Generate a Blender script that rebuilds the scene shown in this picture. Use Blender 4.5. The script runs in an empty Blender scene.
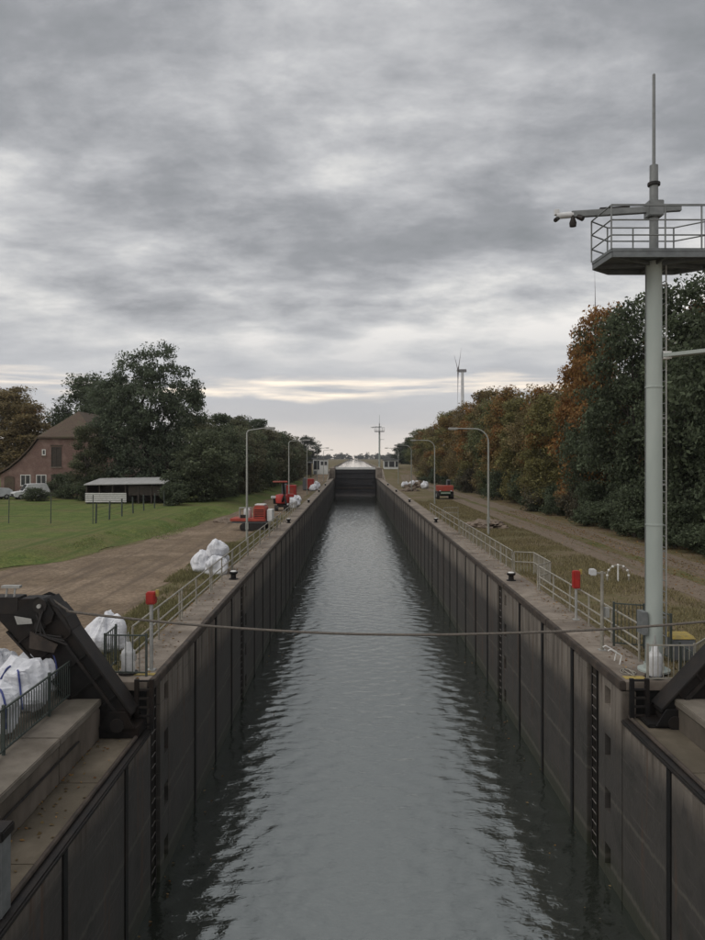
import bpy, bmesh, math, random
import numpy as np
from mathutils import Vector, Matrix, noise as mnoise

random.seed(7); RNG = np.random.default_rng(7)
R = math.radians
S = bpy.context.scene
COL = S.collection

# ------------------------------------------------------------------ camera
CAM_H = 5.72
cam = bpy.data.cameras.new('camera'); camo = bpy.data.objects.new('camera', cam); COL.objects.link(camo)
camo.location = (0, 0, CAM_H); camo.rotation_euler = (R(90), 0, 0)
cam.sensor_fit = 'VERTICAL'; cam.sensor_height = 24.0; cam.lens = 24.0 * 733 / 940
cam.shift_y = -12 / 940; cam.clip_start = 0.1; cam.clip_end = 12000
S.camera = camo
# ------------------------------------------------------------------ exposure
S.view_settings.view_transform = 'Standard'; S.view_settings.look = 'None'
S.view_settings.exposure = 0.80; S.view_settings.gamma = 1.0
S.view_settings.use_curve_mapping = False
S.cycles.use_denoising = True
S.cycles.max_bounces = 6; S.cycles.diffuse_bounces = 3; S.cycles.glossy_bounces = 3
S.cycles.volume_bounces = 0; S.cycles.transparent_max_bounces = 4
S.cycles.caustics_reflective = False; S.cycles.caustics_refractive = False

# ------------------------------------------------------------------ sky
SUN_EL, SUN_AZ = 52.0, -120.0      # degrees; azimuth from +Y towards +X
w = bpy.data.worlds.new('World'); S.world = w; w.use_nodes = True
nt = w.node_tree; nt.nodes.clear()
def N(tree, typ, **kw):
    n = tree.nodes.new(typ)
    for k, v in kw.items():
        if k.startswith('in_'):
            key = k[3:]
            n.inputs[int(key) if key.isdigit() else key.replace('_', ' ')].default_value = v
        else: setattr(n, k, v)
    return n
def L(tree, a, b): tree.links.new(a, b)
def ramp(tree, stops, fac=None, interp='LINEAR'):
    r = tree.nodes.new('ShaderNodeValToRGB'); cr = r.color_ramp; cr.interpolation = interp
    while len(cr.elements) < len(stops): cr.elements.new(0.5)
    for e, (p, c) in zip(cr.elements, stops):
        e.position = p; e.color = (*c, 1) if len(c) == 3 else c
    if fac is not None: tree.links.new(fac, r.inputs[0])
    return r
def math_node(tree, op, a, b=None, clamp=False):
    n = tree.nodes.new('ShaderNodeMath'); n.operation = op; n.use_clamp = clamp
    for i, v in enumerate((a, b)):
        if v is None: continue
        if isinstance(v, (int, float)): n.inputs[i].default_value = v
        else: tree.links.new(v, n.inputs[i])
    return n.outputs[0]
def mixc(tree, fac, a, b, mode='MIX'):
    n = tree.nodes.new('ShaderNodeMix'); n.data_type = 'RGBA'; n.blend_type = mode
    for i, v in ((0, fac), (6, a), (7, b)):
        if isinstance(v, (int, float)): n.inputs[i].default_value = v
        elif isinstance(v, tuple): n.inputs[i].default_value = (*v, 1) if len(v) == 3 else v
        else: tree.links.new(v, n.inputs[i])
    return n.outputs[2]

tc = N(nt, 'ShaderNodeTexCoord')
sep = N(nt, 'ShaderNodeSeparateXYZ'); L(nt, tc.outputs['Generated'], sep.inputs[0])
zc = math_node(nt, 'MAXIMUM', sep.outputs[2], 0.0)
den = math_node(nt, 'ADD', zc, 0.21)
px = math_node(nt, 'DIVIDE', sep.outputs[0], den)
py = math_node(nt, 'DIVIDE', sep.outputs[1], den)
cmb = N(nt, 'ShaderNodeCombineXYZ'); L(nt, px, cmb.inputs[0]); L(nt, py, cmb.inputs[1])
mp = N(nt, 'ShaderNodeMapping'); mp.inputs['Location'].default_value = (4.4, 2.2, 0.0)
mp.inputs['Rotation'].default_value = (0, 0, R(5)); mp.inputs['Scale'].default_value = (0.8, 1.05, 1)
L(nt, cmb.outputs[0], mp.inputs[0])
n1 = N(nt, 'ShaderNodeTexNoise', in_Scale=1.1, in_Detail=3.0, in_Roughness=0.5, in_Distortion=0.2)
L(nt, mp.outputs[0], n1.inputs['Vector'])
n2 = N(nt, 'ShaderNodeTexNoise', in_Scale=3.4, in_Detail=12.0, in_Roughness=0.63, in_Distortion=0.1)
L(nt, mp.outputs[0], n2.inputs['Vector'])
nn = math_node(nt, 'ADD', math_node(nt, 'MULTIPLY', n1.outputs[0], 0.58), math_node(nt, 'MULTIPLY', n2.outputs[0], 0.42))
# the deck is thinner, and so brighter, low in the sky
thin = ramp(nt, [(0.0, (0.55, 0.55, 0.55)), (0.14, (0.585, 0.585, 0.585)), (0.25, (0.57, 0.57, 0.57)), (0.40, (0.48, 0.48, 0.48)), (0.52, (0.46, 0.46, 0.46)), (0.75, (0.53, 0.53, 0.53)), (1.0, (0.55, 0.55, 0.55))], zc)
nn = math_node(nt, 'ADD', math_node(nt, 'MULTIPLY', math_node(nt, 'SUBTRACT', nn, 0.5), 1.55), thin.outputs[0])
# cloud body: dark bellies to bright thin places
clouds = ramp(nt, [(0.32, (1.30, 1.37, 1.43)), (0.42, (1.64, 1.69, 1.78)), (0.49, (2.15, 2.19, 2.28)),
                   (0.57, (2.85, 2.87, 2.94)), (0.66, (3.9, 3.86, 3.78)), (0.76, (5.2, 5.0, 4.75))], nn)
# thin clear air near the horizon, broken by long flat cloud bars
el = math_node(nt, 'ARCSINE', zc)
eld = math_node(nt, 'MULTIPLY', el, 180 / math.pi)
az = math_node(nt, 'ARCTAN2', sep.outputs[0], sep.outputs[1])
bandv = N(nt, 'ShaderNodeCombineXYZ')
L(nt, math_node(nt, 'MULTIPLY', az, 4.5), bandv.inputs[0]); L(nt, math_node(nt, 'MULTIPLY', eld, 0.42), bandv.inputs[1])
n3 = N(nt, 'ShaderNodeTexNoise', in_Scale=1.0, in_Detail=6.0, in_Roughness=0.5, in_Distortion=0.3)
L(nt, bandv.outputs[0], n3.inputs['Vector'])
eln = math_node(nt, 'ADD', eld, math_node(nt, 'MULTIPLY', math_node(nt, 'SUBTRACT', n3.outputs[0], 0.5), 4.2))
azv = N(nt, 'ShaderNodeCombineXYZ'); L(nt, az, azv.inputs[0]); L(nt, math_node(nt, 'MULTIPLY', eld, 0.25), azv.inputs[1])
n4 = N(nt, 'ShaderNodeTexNoise', in_Scale=3.2, in_Detail=5.0, in_Roughness=0.6); L(nt, azv.outputs[0], n4.inputs['Vector'])
gap = ramp(nt, [(0.40, (0, 0, 0)), (0.60, (1, 1, 1))], n4.outputs[0])
base = ramp(nt, [(0.0, (5.4, 4.85, 4.3)), (0.12, (4.7, 4.35, 4.05)), (0.21, (3.5, 3.45, 3.5)), (0.34, (3.1, 3.15, 3.3)), (0.55, (2.9, 2.95, 3.1)), (1.0, (3.0, 3.04, 3.15))],
            math_node(nt, 'DIVIDE', eln, 14.0, True))
slit = ramp(nt, [(0.315, (0, 0, 0)), (0.36, (1, 1, 1)), (0.41, (1, 1, 1)), (0.46, (0, 0, 0))], math_node(nt, 'DIVIDE', eln, 14.0, True))
slitf = math_node(nt, 'MULTIPLY', slit.outputs[0], gap.outputs[0])
lowmix = mixc(nt, slitf, base.outputs[0], (8.2, 7.0, 5.6))
lowfac = ramp(nt, [(0.0, (1, 1, 1)), (0.42, (0.85, 0.85, 0.85)), (0.80, (0, 0, 0))], math_node(nt, 'DIVIDE', eld, 14.0, True))
cl = mixc(nt, lowfac.outputs[0], clouds.outputs[0], lowmix)
sky = N(nt, 'ShaderNodeTexSky'); sky.sky_type = 'NISHITA'; sky.sun_disc = False
sky.sun_elevation = R(SUN_EL); sky.sun_rotation = R(SUN_AZ); sky.air_density = 1.2; sky.dust_density = 2.0
final = mixc(nt, 0.98, sky.outputs[0], cl)      # the cover lets a little of the clear sky through
bg = N(nt, 'ShaderNodeBackground', in_Strength=0.115); L(nt, final, bg.inputs[0])
wo = N(nt, 'ShaderNodeOutputWorld'); L(nt, bg.outputs[0], wo.inputs[0])

# ------------------------------------------------------------------ sun (behind the cloud)
sl = bpy.data.lights.new('sun', 'SUN'); sl.energy = 0.85; sl.angle = R(70); sl.color = (1.0, 0.95, 0.88)
so = bpy.data.objects.new('sun', sl); COL.objects.link(so)
sd = Vector((math.sin(R(SUN_AZ)) * math.cos(R(SUN_EL)), math.cos(R(SUN_AZ)) * math.cos(R(SUN_EL)), math.sin(R(SUN_EL))))
so.rotation_euler = sd.to_track_quat('Z', 'Y').to_euler(); so.location = (0, 0, 60)

# ================================================================== materials
MATS = {}
def mat(name, c1, c2=None, scale=4.0, rough=0.75, bump=0.0, bscale=None, detail=6.0, metal=0.0, lo=0.35, hi=0.65, c3=None, stretch=(1, 1, 1), spec=0.4):
    """noise-varied colour; coordinates are world positions so that copies differ"""
    m = bpy.data.materials.new(name); m.use_nodes = True; t = m.node_tree
    b = t.nodes['Principled BSDF']; b.inputs['Roughness'].default_value = rough; b.inputs['Metallic'].default_value = metal
    b.inputs['Specular IOR Level'].default_value = spec
    g = N(t, 'ShaderNodeNewGeometry'); mpn = N(t, 'ShaderNodeMapping'); mpn.inputs['Scale'].default_value = stretch
    L(t, g.outputs['Position'], mpn.inputs[0])
    if c2 is None:
        c2 = tuple(x * 0.78 for x in c1)
    nz = N(t, 'ShaderNodeTexNoise', in_Scale=scale, in_Detail=detail, in_Roughness=0.62); L(t, mpn.outputs[0], nz.inputs['Vector'])
    stops = [(lo, c1), (hi, c2)]
    r = ramp(t, stops, nz.outputs[0])
    col = r.outputs[0]
    if c3 is not None:
        nz2 = N(t, 'ShaderNodeTexNoise', in_Scale=scale * 0.23, in_Detail=4.0); L(t, mpn.outputs[0], nz2.inputs['Vector'])
        f = ramp(t, [(0.48, (0, 0, 0)), (0.68, (1, 1, 1))], nz2.outputs[0])
        col = mixc(t, f.outputs[0], col, c3)
    L(t, col, b.inputs['Base Color'])
    if bump > 0:
        nb = N(t, 'ShaderNodeTexNoise', in_Scale=bscale or scale * 3, in_Detail=5.0); L(t, mpn.outputs[0], nb.inputs['Vector'])
        bp = N(t, 'ShaderNodeBump', in_Strength=bump, in_Distance=0.03); L(t, nb.outputs[0], bp.inputs['Height'])
        L(t, bp.outputs[0], b.inputs['Normal'])
    MATS[name] = m
    return m

mat('concrete', (0.29, 0.25, 0.21), (0.18, 0.15, 0.122), 1.6, 0.9, 0.45, 9, c3=(0.13, 0.108, 0.09), spec=0.2)
mat('ledge_concrete', (0.175, 0.148, 0.112), (0.095, 0.08, 0.06), 1.1, 0.9, 0.3, 9, c3=(0.08, 0.068, 0.05), spec=0.2)
mat('concrete_wet', (0.165, 0.14, 0.115), (0.085, 0.072, 0.058), 1.3, 0.85, 0.4, 9, c3=(0.06, 0.052, 0.04), stretch=(1, 1, 0.5), spec=0.25)
mat('walk_damp', (0.21, 0.185, 0.155), (0.125, 0.108, 0.088), 1.5, 0.88, 0.4, 9, c3=(0.085, 0.078, 0.06), spec=0.25)
mat('core_shade', (0.008, 0.008, 0.008), None, 2, 0.95)  # recess shade put into the core colour, darkening niches and slots
mat('steel_dark', (0.014, 0.0135, 0.014), (0.026, 0.021, 0.018), 3.0, 0.6, 0.15, 20, spec=0.3)
mat('steel_black', (0.006, 0.006, 0.0065), (0.012, 0.011, 0.0105), 3.2, 0.62, 0.2, 14, spec=0.3, c3=(0.020, 0.013, 0.0095))
mat('steel_rust', (0.085, 0.066, 0.053), (0.04, 0.034, 0.03), 2.5, 0.75, 0.2, 14, spec=0.25)
mat('galvanized', (0.42, 0.42, 0.40), (0.30, 0.30, 0.285), 5, 0.5, 0.05, metal=0.25)
mat('rung_steel', (0.16, 0.15, 0.14), (0.08, 0.07, 0.06), 8, 0.6)
mat('rail_paint', (0.34, 0.32, 0.275), (0.22, 0.205, 0.17), 4, 0.6)
mat('fence_green', (0.045, 0.06, 0.055), (0.07, 0.08, 0.07), 4, 0.55)
mat('mast_paint', (0.40, 0.44, 0.41), (0.33, 0.37, 0.345), 1.2, 0.5, stretch=(1, 1, 0.25))
mat('mast_grey', (0.21, 0.22, 0.22), (0.15, 0.16, 0.16), 4, 0.5, metal=0.2)
mat('platform_grey', (0.16, 0.175, 0.18), (0.11, 0.12, 0.125), 4, 0.6)
mat('lamp_pole', (0.33, 0.34, 0.31), (0.26, 0.265, 0.24), 3, 0.5)
mat('red', (0.42, 0.03, 0.022), (0.30, 0.025, 0.02), 3, 0.45)
mat('red_dusty', (0.42, 0.065, 0.04), (0.27, 0.055, 0.04), 2.2, 0.6, c3=(0.30, 0.12, 0.085))
mat('white_paint', (0.74, 0.74, 0.72), (0.58, 0.57, 0.55), 6, 0.5)
mat('white_plastic', (0.66, 0.67, 0.68), (0.50, 0.50, 0.50), 5, 0.45)
mat('bag', (0.74, 0.75, 0.78), (0.55, 0.56, 0.60), 5, 0.7, 0.4, 14)
mat('blue_strap', (0.06, 0.08, 0.25), None, 5, 0.6)
mat('yellow', (0.42, 0.31, 0.07), (0.28, 0.22, 0.09), 12, 0.7)
mat('rubber', (0.02, 0.02, 0.02), (0.035, 0.03, 0.028), 6, 0.85)
mat('glass_dark', (0.03, 0.035, 0.04), None, 2, 0.12, spec=0.6)
mat('car_silver', (0.55, 0.57, 0.58), None, 2, 0.3, metal=0.1)
mat('car_white', (0.70, 0.71, 0.72), None, 2, 0.3)
mat('brick_red', (0.22, 0.135, 0.112), (0.15, 0.098, 0.085), 5, 0.9, 0.2, 30, c3=(0.25, 0.17, 0.145))
mat('roof_tile', (0.115, 0.08, 0.06), (0.075, 0.055, 0.042), 6, 0.9, 0.3, 12, c3=(0.10, 0.085, 0.055))
mat('shed_roof', (0.42, 0.42, 0.42), (0.32, 0.32, 0.31), 1.0, 0.6, stretch=(5, 0.4, 1))
mat('shed_wood', (0.07, 0.055, 0.045), (0.045, 0.04, 0.035), 3, 0.9)
mat('bark', (0.065, 0.055, 0.045), (0.03, 0.027, 0.024), 5, 0.95, 0.5, 12)
mat('soil', (0.20, 0.155, 0.12), (0.135, 0.105, 0.08), 2, 0.95, 0.6, 8)
mat('turbine_white', (0.60, 0.61, 0.62), None, 0.1, 0.5)
mat('turbine_dark', (0.20, 0.19, 0.20), None, 0.1, 0.5)
mat('rope', (0.15, 0.13, 0.11), (0.09, 0.08, 0.07), 18, 0.8)
mat('kiosk_white', (0.72, 0.73, 0.71), (0.6, 0.6, 0.58), 1, 0.6)
mat('kiosk_grey', (0.16, 0.17, 0.18), None, 1, 0.7)
mat('gate_steel', (0.022, 0.022, 0.028), (0.035, 0.032, 0.033), 0.8, 0.6, 0.1, 4)
mat('far_wood', (0.035, 0.042, 0.035), (0.05, 0.05, 0.038), 0.05, 0.95)
mat('green_paint', (0.08, 0.16, 0.09), None, 3, 0.6)

def wall_material():
    """chamber concrete: dry and pale above the tide mark, wet and grown over below it, with run-off streaks"""
    m = bpy.data.materials.new('chamber_wall'); m.use_nodes = True; t = m.node_tree
    b = t.nodes['Principled BSDF']
    g = N(t, 'ShaderNodeNewGeometry'); sp = N(t, 'ShaderNodeSeparateXYZ'); L(t, g.outputs['Position'], sp.inputs[0])
    n_big = N(t, 'ShaderNodeTexNoise', in_Scale=0.9, in_Detail=7.0, in_Roughness=0.65); L(t, g.outputs['Position'], n_big.inputs['Vector'])
    mpn = N(t, 'ShaderNodeMapping'); mpn.inputs['Scale'].default_value = (1.0, 5.0, 0.35); L(t, g.outputs['Position'], mpn.inputs[0])
    streak = N(t, 'ShaderNodeTexNoise', in_Scale=1.1, in_Detail=6.0, in_Roughness=0.6); L(t, mpn.outputs[0], streak.inputs['Vector'])
    dry = ramp(t, [(0.33, (0.23, 0.20, 0.168)), (0.50, (0.155, 0.134, 0.112)), (0.68, (0.062, 0.05, 0.04))], streak.outputs[0])
    wet = ramp(t, [(0.30, (0.040, 0.037, 0.034)), (0.50, (0.060, 0.054, 0.049)), (0.72, (0.028, 0.027, 0.023))], n_big.outputs[0])
    lvl = math_node(t, 'ADD', sp.outputs[2], math_node(t, 'MULTIPLY', math_node(t, 'SUBTRACT', n_big.outputs[0], 0.5), 0.5))
    lvl = math_node(t, 'ADD', lvl, math_node(t, 'MULTIPLY', math_node(t, 'SUBTRACT', streak.outputs[0], 0.5), 0.9))
    f = N(t, 'ShaderNodeMapRange'); f.inputs[1].default_value = -1.75; f.inputs[2].default_value = -1.2; L(t, lvl, f.inputs[0])
    c = mixc(t, f.outputs[0], wet.outputs[0], dry.outputs[0])
    # ship scrapes along the wall, rust runs down it, algae near the water
    m2 = N(t, 'ShaderNodeMapping'); m2.inputs['Scale'].default_value = (1, 0.16, 7.0); L(t, g.outputs['Position'], m2.inputs[0])
    scr = N(t, 'ShaderNodeTexNoise', in_Scale=1.6, in_Detail=8.0, in_Roughness=0.7); L(t, m2.outputs[0], scr.inputs['Vector'])
    sf = ramp(t, [(0.585, (0, 0, 0)), (0.68, (0.85, 0.85, 0.85))], scr.outputs[0]); c = mixc(t, sf.outputs[0], c, (0.135, 0.12, 0.105))
    sf2 = ramp(t, [(0.31, (0.75, 0.75, 0.75)), (0.40, (0, 0, 0))], scr.outputs[0]); c = mixc(t, sf2.outputs[0], c, (0.03, 0.028, 0.026))
    m3 = N(t, 'ShaderNodeMapping'); m3.inputs['Scale'].default_value = (1, 2.6, 0.12); L(t, g.outputs['Position'], m3.inputs[0])
    run = N(t, 'ShaderNodeTexNoise', in_Scale=1.5, in_Detail=5.0, in_Roughness=0.6); L(t, m3.outputs[0], run.inputs['Vector'])
    rf = ramp(t, [(0.58, (0, 0, 0)), (0.70, (0.85, 0.85, 0.85))], run.outputs[0]); c = mixc(t, rf.outputs[0], c, (0.10, 0.052, 0.03))
    al = N(t, 'ShaderNodeMapRange'); al.inputs[1].default_value = -4.6; al.inputs[2].default_value = -5.5; L(t, lvl, al.inputs[0])
    c = mixc(t, math_node(t, 'MULTIPLY', al.outputs[0], 0.8), c, (0.035, 0.04, 0.022))
    # pale scum left at two former water levels
    for zl, hw in ((-5.12, 0.10), (-3.35, 0.07)):
        dz_ = math_node(t, 'ABSOLUTE', math_node(t, 'SUBTRACT', math_node(t, 'ADD', sp.outputs[2], math_node(t, 'MULTIPLY', math_node(t, 'SUBTRACT', streak.outputs[0], 0.5), 0.25)), zl))
        bd = N(t, 'ShaderNodeMapRange'); bd.inputs[1].default_value = hw; bd.inputs[2].default_value = hw * .3; bd.inputs[3].default_value = 0; bd.inputs[4].default_value = .55; L(t, dz_, bd.inputs[0])
        c = mixc(t, bd.outputs[0], c, (0.13, 0.12, 0.10))
    L(t, c, b.inputs['Base Color'])
    rr = N(t, 'ShaderNodeMapRange'); rr.inputs[1].default_value = -1.9; rr.inputs[2].default_value = -1.3
    rr.inputs[3].default_value = 0.6; rr.inputs[4].default_value = 0.9; L(t, lvl, rr.inputs[0]); L(t, rr.outputs[0], b.inputs['Roughness'])
    bp = N(t, 'ShaderNodeBump', in_Strength=0.35, in_Distance=0.03)
    nb = N(t, 'ShaderNodeTexNoise', in_Scale=7.0, in_Detail=6.0); L(t, g.outputs['Position'], nb.inputs['Vector'])
    L(t, nb.outputs[0], bp.inputs['Height']); L(t, bp.outputs[0], b.inputs['Normal'])
    MATS['chamber_wall'] = m
wall_material()

def water_material(name, base, ior, bump):
    m = bpy.data.materials.new(name); m.use_nodes = True; t = m.node_tree
    b = t.nodes['Principled BSDF']; b.inputs['Base Color'].default_value = (*base, 1)
    b.inputs['Roughness'].default_value = 0.045; b.inputs['IOR'].default_value = ior; b.inputs['Specular IOR Level'].default_value = 0.5; b.inputs['Specular Tint'].default_value = (0.95, 1.0, 0.98, 1)
    g = N(t, 'ShaderNodeNewGeometry'); mpn = N(t, 'ShaderNodeMapping'); mpn.inputs['Scale'].default_value = (0.7, 1.3, 1); L(t, g.outputs['Position'], mpn.inputs[0])
    nb = N(t, 'ShaderNodeTexNoise', in_Scale=5.0, in_Detail=4.0, in_Distortion=0.6); L(t, mpn.outputs[0], nb.inputs['Vector'])
    bp = N(t, 'ShaderNodeBump', in_Strength=bump, in_Distance=0.02); L(t, nb.outputs[0], bp.inputs['Height']); L(t, bp.outputs[0], b.inputs['Normal'])
    MATS[name] = m
water_material('water', (0.018, 0.022, 0.017), 3.2, 0.8)
water_material('canal_water', (0.04, 0.045, 0.045), 1.4, 0.15)

def ground_material(name, cols, scales, bump=0.5, tracks=None):
    m = bpy.data.materials.new(name); m.use_nodes = True; t = m.node_tree
    b = t.nodes['Principled BSDF']; b.inputs['Roughness'].default_value = 0.95; b.inputs['Specular IOR Level'].default_value = 0.15
    g = N(t, 'ShaderNodeNewGeometry')
    a = N(t, 'ShaderNodeTexNoise', in_Scale=scales[0], in_Detail=8.0, in_Roughness=0.7); L(t, g.outputs['Position'], a.inputs['Vector'])
    c = N(t, 'ShaderNodeTexNoise', in_Scale=scales[1], in_Detail=6.0, in_Roughness=0.6, in_Distortion=0.4); L(t, g.outputs['Position'], c.inputs['Vector'])
    r1 = ramp(t, [(0.36, cols[0]), (0.64, cols[1])], a.outputs[0])
    f = ramp(t, [(0.46, (0, 0, 0)), (0.62, (1, 1, 1))], c.outputs[0])
    gc = mixc(t, f.outputs[0], r1.outputs[0], cols[2])
    grit = N(t, 'ShaderNodeTexNoise', in_Scale=scales[0] * 7, in_Detail=4.0, in_Roughness=0.75); L(t, g.outputs['Position'], grit.inputs['Vector'])
    gr = ramp(t, [(0.38, (0.72, 0.72, 0.72)), (0.62, (1.25, 1.25, 1.25))], grit.outputs[0]); gc = mixc(t, 1.0, gc, gr.outputs[0], 'MULTIPLY')
    if tracks:                                  # worn lines along the way people drive
        mt = N(t, 'ShaderNodeMapping'); mt.inputs['Scale'].default_value = (1.7, 0.07, 1); mt.inputs['Rotation'].default_value = (0, 0, R(tracks[1])); L(t, g.outputs['Position'], mt.inputs[0])
        tn = N(t, 'ShaderNodeTexNoise', in_Scale=1.0, in_Detail=5.0, in_Roughness=0.6, in_Distortion=0.3); L(t, mt.outputs[0], tn.inputs['Vector'])
        tf = ramp(t, [(0.50, (0, 0, 0)), (0.66, (0.75, 0.75, 0.75))], tn.outputs[0]); gc = mixc(t, tf.outputs[0], gc, tracks[0])
    L(t, gc, b.inputs['Base Color'])
    bp = N(t, 'ShaderNodeBump', in_Strength=bump, in_Distance=0.08)
    fine = N(t, 'ShaderNodeTexNoise', in_Scale=scales[0] * 4, in_Detail=6.0); L(t, g.outputs['Position'], fine.inputs['Vector'])
    L(t, fine.outputs[0], bp.inputs['Height']); L(t, bp.outputs[0], b.inputs['Normal'])
    MATS[name] = m
ground_material('rough_grass', [(0.10, 0.095, 0.04), (0.155, 0.125, 0.072), (0.175, 0.135, 0.09)], (2.5, 0.25))
ground_material('verge', [(0.115, 0.105, 0.048), (0.175, 0.138, 0.086), (0.10, 0.105, 0.04)], (2.2, 0.3))
ground_material('lawn', [(0.07, 0.112, 0.028), (0.145, 0.165, 0.05), (0.14, 0.132, 0.056)], (1.1, 0.14), 1.0, ((0.07, 0.10, 0.028), 80))
ground_material('dirt', [(0.205, 0.155, 0.107), (0.14, 0.105, 0.074), (0.245, 0.188, 0.135)], (0.9, 0.2), 0.8, ((0.115, 0.088, 0.066), 10))
ground_material('dirt_track', [(0.18, 0.136, 0.10), (0.125, 0.095, 0.072), (0.22, 0.17, 0.13)], (1.5, 0.5), 1.0)
ground_material('gravel', [(0.215, 0.17, 0.13), (0.15, 0.118, 0.09), (0.185, 0.145, 0.11)], (2.0, 0.35), 0.6, ((0.12, 0.105, 0.06), 0))

def leaf_material(name):
    m = bpy.data.materials.new(name); m.use_nodes = True; t = m.node_tree
    b = t.nodes['Principled BSDF']; b.inputs['Roughness'].default_value = 0.65; b.inputs['Specular IOR Level'].default_value = 0.25
    oi = N(t, 'ShaderNodeObjectInfo'); g = N(t, 'ShaderNodeNewGeometry'); at_ = N(t, 'ShaderNodeAttribute'); at_.attribute_name = 'clump'
    sh = N(t, 'ShaderNodeMapRange'); L(t, g.outputs['Random Per Island'], sh.inputs[0]); sh.inputs[3].default_value = 0.55; sh.inputs[4].default_value = 1.45
    sh2 = N(t, 'ShaderNodeMapRange'); L(t, at_.outputs['Fac'], sh2.inputs[0]); sh2.inputs[3].default_value = 0.7; sh2.inputs[4].default_value = 1.3
    # leaves of some branches have turned; object alpha says how many
    tu = N(t, 'ShaderNodeAttribute'); tu.attribute_name = 'turn'
    turned = math_node(t, 'LESS_THAN', tu.outputs['Fac'], oi.outputs['Alpha'])
    aut = mixc(t, g.outputs['Random Per Island'], (0.29, 0.125, 0.04), (0.25, 0.16, 0.06))
    c = mixc(t, turned, oi.outputs['Color'], aut)
    mul = math_node(t, 'MULTIPLY', sh.outputs[0], sh2.outputs[0])
    cc = N(t, 'ShaderNodeCombineColor')
    for i in range(3): L(t, mul, cc.inputs[i])
    lc = mixc(t, 1.0, c, cc.outputs[0], 'MULTIPLY')
    L(t, lc, b.inputs['Base Color'])
    tr = N(t, 'ShaderNodeBsdfTranslucent'); L(t, lc, tr.inputs[0])
    ms = N(t, 'ShaderNodeMixShader', in_0=0.4); L(t, b.outputs[0], ms.inputs[1]); L(t, tr.outputs[0], ms.inputs[2])
    L(t, ms.outputs[0], t.nodes['Material Output'].inputs['Surface'])
    MATS[name] = m
leaf_material('leaf')

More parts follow.
